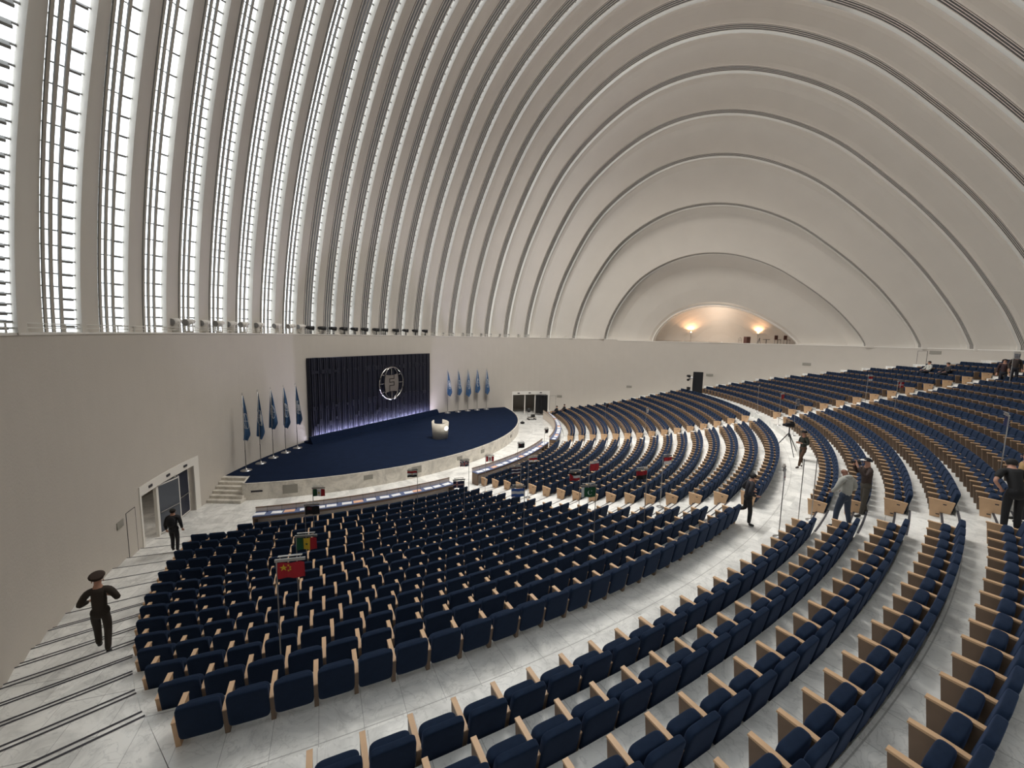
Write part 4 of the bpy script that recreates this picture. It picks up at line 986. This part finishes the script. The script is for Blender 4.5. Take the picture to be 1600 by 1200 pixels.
pc = person(pz(10.75, 12.25), radians(72), 'person in dark vest and white-fronted cap holding a camera to the face', dict(ell=(-.27, .16, 1.24), wrl=(-.12, .30, 1.50), hal=(-.06, .30, 1.58), elr=(.27, .16, 1.24), wrr=(.12, .30, 1.50), har=(.06, .30, 1.58), knl=(-.12, .05, .50), anl=(-.14, .10, .09), tol=(-.15, .27, .03), knr=(.12, -.02, .50), anr=(.14, -.12, .09), tor=(.16, .03, .03)), 1.04, top=(.035, .020, .016), legs=(.055, .047, .036), hat=('cap', (.01, .012, .02)))
v = MB(); v.box((0, .26, 1.60), (.15, .09, .10)); v.cyl((0, .29, 1.60), (0, .42, 1.60), .04, n=12); o = v.build('held_camera', BLACKP); o.matrix_world = Matrix.Translation(pc.location) @ Matrix.Rotation(radians(72), 4, 'Z') @ Matrix.Scale(1.04, 4); tag(o, 'black camera held up by the person in the white-fronted cap', 'camera')
person(pz(11.85, 9.5), radians(-25), 'person in black T-shirt leaning with a hand on hip, right edge', dict(pel=(0, -.05, .92), wst=(0, .02, 1.08), chs=(0, .12, 1.24), nkb=(0, .20, 1.37), nck=(0, .25, 1.43), hd=(.02, .31, 1.51), htp=(.02, .33, 1.59), jaw=(.03, .36, 1.46), shl=(-.19, .17, 1.34), ell=(-.36, -.02, 1.14), wrl=(-.22, .02, .96), hal=(-.18, .06, .92), shr=(.19, .17, 1.34), elr=(.30, .2, 1.10), wrr=(.34, .34, .92), har=(.34, .40, .86)), 1.05, top=(.004, .004, .005), legs=(.004, .004, .006), tshirt=True)
person(pz(12.35, 9.75), radians(60), 'person in tan jacket behind the one in black T-shirt, right edge', {}, 1.0, top=(.42, .27, .12), legs=(.02, .02, .03), hair=(.02, .012, .008))
sit = dict(pel=(0, 0, .52), wst=(0, -.06, .66), chs=(0, -.10, .85), nkb=(0, -.11, 1.01), nck=(0, -.10, 1.09), hd=(0, -.08, 1.19), htp=(0, -.09, 1.27), jaw=(0, -.035, 1.135), shl=(-.18, -.10, .97), ell=(-.27, -.02, .74), wrl=(-.22, .18, .66), hal=(-.20, .25, .65), shr=(.18, -.10, .97), elr=(.27, -.02, .74), wrr=(.22, .18, .66), har=(.20, .25, .65), hil=(-.09, .03, .50), knl=(-.12, .42, .52), anl=(-.12, .45, .10), tol=(-.12, .6, .04), hir=(.09, .03, .50), knr=(.12, .42, .52), anr=(.12, .45, .10), tor=(.12, .6, .04))
def seated(x, y, lb, dz=0, **k):
    t = atan2(x - C.x, -(y - C.y)); return person((x, y, gz(x, y) + dz), t, lb, sit, 1.0, **k)
def rowpt(r, t): return P2(r, radians(t))
rr = RU + DR * 11
for (t, lb, k) in ((78.6, 'person in pale shirt sitting in the top rows near the high flush door', dict(top=(.50, .50, .46))), (76.6, 'person in dark top sitting in the top rows, third group from right', dict(top=(.02, .02, .025)))):
    p = rowpt(rr - .22, t); person((p.x, p.y, ZU + AU * 11), radians(t), lb, sit, 1.0, **k)
p = Vector((28.55, 24.35)); person((p.x, p.y, gz(p.x, p.y)), radians(120), 'person in black and red standing in the top rows, left of the pair', {}, 1.0, top=(.03, .012, .015), skin=None)
p = Vector((28.45, 23.75)); person((p.x, p.y, gz(p.x, p.y)), radians(150), 'person in brown standing in the top rows, right of the pair', {}, 1.0, top=(.035, .025, .022))
p = rowpt(rk(2) - .2, 103.6); person((p.x, p.y, zk(2)), radians(103), 'black-clad person sitting at the far end of the front row, left one', sit, 1.0, top=(.006, .006, .008))
p = rowpt(rk(3) - .2, 103.9); person((p.x, p.y, zk(3)), radians(103), 'black-clad person sitting at the far end of the second row, right one', sit, 1.0, top=(.006, .006, .008))

# ------------------------------------------------------------------ equipment
tp_ = empty('camera_tripod', (15.0, 22.2, gz(15.0, 22.2)), 0, 'tall black tripod with video camera standing in the cross aisle', 'tripod')
for a in (20, 140, 260):
    v = MB(); a = radians(a); v.cyl((.03 * cos(a), .03 * sin(a), 1.12), (.75 * cos(a), .75 * sin(a), .02), .028, .016, 8); v.build('leg', BLACKP, tp_)
v = MB(); v.cyl((0, 0, .95), (0, 0, 1.45), .03, n=10); v.build('column', BLACKP, tp_)
v = MB(); v.box((0, 0, 1.60), (.42, .16, .2)); v.cyl((-.21, 0, 1.6), (-.36, 0, 1.6), .07, n=12); v.box((.1, 0, 1.74), (.2, .06, .06)); v.cyl((.1, -.05, 1.5), (.45, -.12, 1.38), .012, n=6); v.build('video_camera', BLACKP, tp_)
# tall black screen with lamps at the far right side
p = Vector((19.6, 44.3)); z = gz(p.x, p.y)
bs = empty('black_screen', (p.x, p.y, z), radians(-20), 'tall black cloth screen standing among the far seats by the wall', 'screen')
v = MB(); v.box((.1, 0, 1.45), (.95, .5, 2.35)); v.build('cloth', BLACK, bs)
for x_ in (-.3, .5): v = MB(); v.cyl((x_, 0, 0), (x_, 0, .3), .03, n=8); v.build('leg', BLACKP, bs)
lt = empty('stage_lamp_stand', (p.x - .85, p.y - .3, z), 0, 'stage lamps on a white stand left of the tall black screen', 'lamp stand')
v = MB(); v.cyl((0, 0, 0), (0, 0, 2.2), .03, n=8); v.build('pole', WHITE, lt)
v = MB(); v.cyl((-.1, -.1, 2.2), (-.4, -.3, 2.25), .15, .12, 12); v.build('lamp_head', BLACKP, lt)
v = MB(); v.cyl((-.05, -.1, 1.95), (-.35, -.3, 1.82), .05, .13, 12); v.build('lamp_head', BLACKP, lt)
v = MB(); v.sphere((.1, -.15, 2.05), .12, 8); v.build('bulb', PAPER, lt, True)
v = MB(); v.box((-.1, 0, .9), (.3, .25, .3)); v.build('control_box', BLACKP, lt)
cu = empty('black_curtain', (3.4, 47.2, 0), radians(-8), 'tall black curtain panel standing before the dark right doorway', 'curtain')
v = MB(); n = 40
for i in range(n):
    x0 = -.62 + 1.3 * i / n; x1 = -.62 + 1.3 * (i + 1) / n; f = lambda x: .06 * sin(x * 19)
    v.quad((x0, f(x0), .22), (x1, f(x1), .22), (x1, f(x1), 2.28 + .1 * (x1 > .5)), (x0, f(x0), 2.28 + .1 * (x0 > .5)))
    v.quad((x0, f(x0) + .05, .22), (x1, f(x1) + .05, .22), (x1, f(x1) + .05, 2.28), (x0, f(x0) + .05, 2.28))
v.build('cloth', BLACK, cu)
v = MB(); v.cyl((-.62, .02, 0), (-.62, .02, 2.3), .02, n=6); v.cyl((.68, .02, 0), (.68, .02, 2.35), .02, n=6); v.cyl((-.62, .02, 2.3), (.68, .02, 2.35), .02, n=6); v.build('stand', BLACKP, cu)
wc = empty('equipment_trolley', (2.2, 44.6, 0), radians(20), 'small chrome trolley with black box in front of the black curtain', 'trolley')
v = MB(); v.box((0, 0, .25), (.9, .45, .05)); v.tube([(-.45, 0, .25), (-.5, 0, .8), (-.4, 0, 1.0)], .02, 6); v.tube([(.45, .2, .25), (.45, .2, .6)], .02, 6); v.build('frame', CHROME, wc)
for x_ in (-.38, .38):
    for y_ in (-.2, .2): v = MB(); v.cyl((x_, y_ - .02, .08), (x_, y_ + .02, .08), .08, n=14); v.build('wheel', BLACKP, wc)
v = MB(); v.sphere((-.35, 0, 1.05), .24, 10, sc=(1, .6, 1)); v.build('dish', BLACKP, wc, True)
v = MB(); v.box((.15, 0, .42), (.35, .3, .28)); v.build('case', BLACKP, wc)
v = MB(); v.sphere((0, 0, .12), .2, 10, sc=(1.2, .8, .62)); v.tube([(-.1, 0, .22), (0, 0, .34), (.1, 0, .22)], .015, 6); o = v.build('duffel_bag', BLACK, None, True); o.location = (1.15, 42.3, 0); tag(o, 'black bag on the floor beside the far end of the stage', 'bag')

# ------------------------------------------------------------------ little lunette gallery
def LP_(l, s, z): p = NV * (LC + l) + DV * s; return (p.x, p.y, z)
zl = LEDGE - .12
for i, (l, s, tx) in enumerate(((-3.26, 53.4, 'left'), (3.55, 53.4, 'right'))):
    p = LP_(l, s, zl); t = empty('floor_lamp', p, 0, 'uplighting floor lamp in the far arched gallery, the %s one' % tx, 'floor lamp', 'uplighters in the arched gallery')
    v = MB(); v.lathe([(0, 0), (.16, 0), (.16, .02), (.02, .04)], 16); v.build('base', BLACKP, t)
    v = MB(); v.cyl((0, 0, .03), (0, 0, 1.02), .012, n=6); v.build('pole', BLACKP, t)
    v = MB(); v.lathe([(.02, 1.0), (.12, 1.04), (.2, 1.12), (.19, 1.12), (.11, 1.055), (.0, 1.03)], 18); v.build('shade', WHITE, t, True)
    v = MB(); v.sphere((0, 0, 1.12), .07, 8); v.build('bulb', mat('warm_bulb', (1, .8, .5, 1), .5, emit=(1, .55, .25, 1), es=40), t, True)
    l_ = bpy.data.lights.new('uplight', 'SPOT'); l_.energy = 150; l_.color = (1, .52, .26); l_.spot_size = radians(150); l_.spot_blend = .5; l_.shadow_soft_size = .08
    lo = bpy.data.objects.new('uplight', l_); COL.objects.link(lo); lo.location = (p[0], p[1], p[2] + 1.22); lo.rotation_euler = (pi, 0, 0)
l_ = bpy.data.lights.new('gallery_fill', 'POINT'); l_.energy = 190; l_.color = (1, .84, .70); l_.shadow_soft_size = .4  # added point light without a fixture, fills the gallery
lo = bpy.data.objects.new('gallery_fill', l_); COL.objects.link(lo); lo.location = LP_(-.5, 51.6, zl + 2.2)
def chair_small(l, s, col, rz):
    t = empty('stacked_chair', LP_(l, s, zl), rz); m_ = col
    v = MB(); v.box((0, 0, .45), (.42, .42, .05)); v.build('seat', m_, t)
    v = MB(); v.box((0, .2, .68), (.42, .04, .40)); v.build('backrest', m_, t)
    for x_ in (-.18, .18):
        for y_ in (-.18, .18): v = MB(); v.cyl((x_, y_, 0), (x_, y_, .45), .015, n=6); v.build('leg', BLACKP, t)
    return t
BRN = mat('brown_case', (.09, .03, .02, 1), .6)
for l, lb in ((5.35, 'dark chair in the far arched gallery, left of the last two'), (6.15, 'dark chair at the right end of the far arched gallery')): tag(chair_small(l, 51.0, BRN, .3), lb, 'chair')
t = empty('cabinet', LP_(2.6, 51.1, zl), .3, 'red-brown cabinet left of the right uplighter in the gallery', 'cabinet')
v = MB(); v.box((0, 0, .35), (.5, .4, .7)); v.build('body', BRN, t)
for z_ in (.2, .5): v = MB(); v.box((0, -.205, z_), (.42, .02, .24)); v.build('drawer', BRN, t)
t = empty('round_table', LP_(4.35, 51.0, zl), 0, 'small dark round table right of the right uplighter in the gallery', 'table')
v = MB(); v.cyl((0, 0, .42), (0, 0, .46), .33, n=18); v.build('tabletop', BLACKP, t); v = MB(); v.cyl((0, 0, 0), (0, 0, .42), .03, n=8); v.build('pedestal', BLACKP, t)
t = empty('folding_easel', LP_(3.75, 50.9, zl), .5, 'dark folding easel between cabinet and round table in the gallery', 'easel')
for a, b in (((-.2, 0, 0), (.05, 0, .6)), ((.2, 0, 0), (-.05, 0, .6)), ((0, .25, 0), (0, 0, .6))): v = MB(); v.cyl(a, b, .02, n=6); v.build('leg', BLACKP, t)
t = empty('wire_rack', LP_(1.95, 51.0, zl), 0, 'thin wire rack left of the red-brown cabinet in the gallery', 'rack')
v = MB(); v.tube([(-.16, 0, 0), (-.16, 0, .5), (0, 0, .62), (.16, 0, .5), (.16, 0, 0)], .012, 6); v.cyl((0, 0, 0), (0, 0, .62), .01, n=6); v.cyl((-.16, 0, .3), (.16, 0, .3), .01, n=6); v.build('frame', BLACKP, t)
# stage wash and pool of light at the front of the seating
for ph, tgt, pw in ((-70, (-9, 30, .9), 900), (-50, (-3, 36, .9), 900)):
    q = H2(ph, RW - .2); spot('floodlight_beam', (q.x, q.y, LEDGE + .35), tgt, pw, 70, .8, (1, .95, .9), .12)

# the white floodlights wash the crown and the right side of the vault
for ph, tgt in ((-96.75, (22, 22, 30)), (-91.47, (18, 34, 29)), (-86.78, (12, 40, 26)), (-80.13, (26, 30, 22))):
    q = H2(ph, RW - .25); spot('floodlight_wash', (q.x, q.y, LEDGE + .6), tgt, 3500, 95, 1, (1, .90, .83), .2)
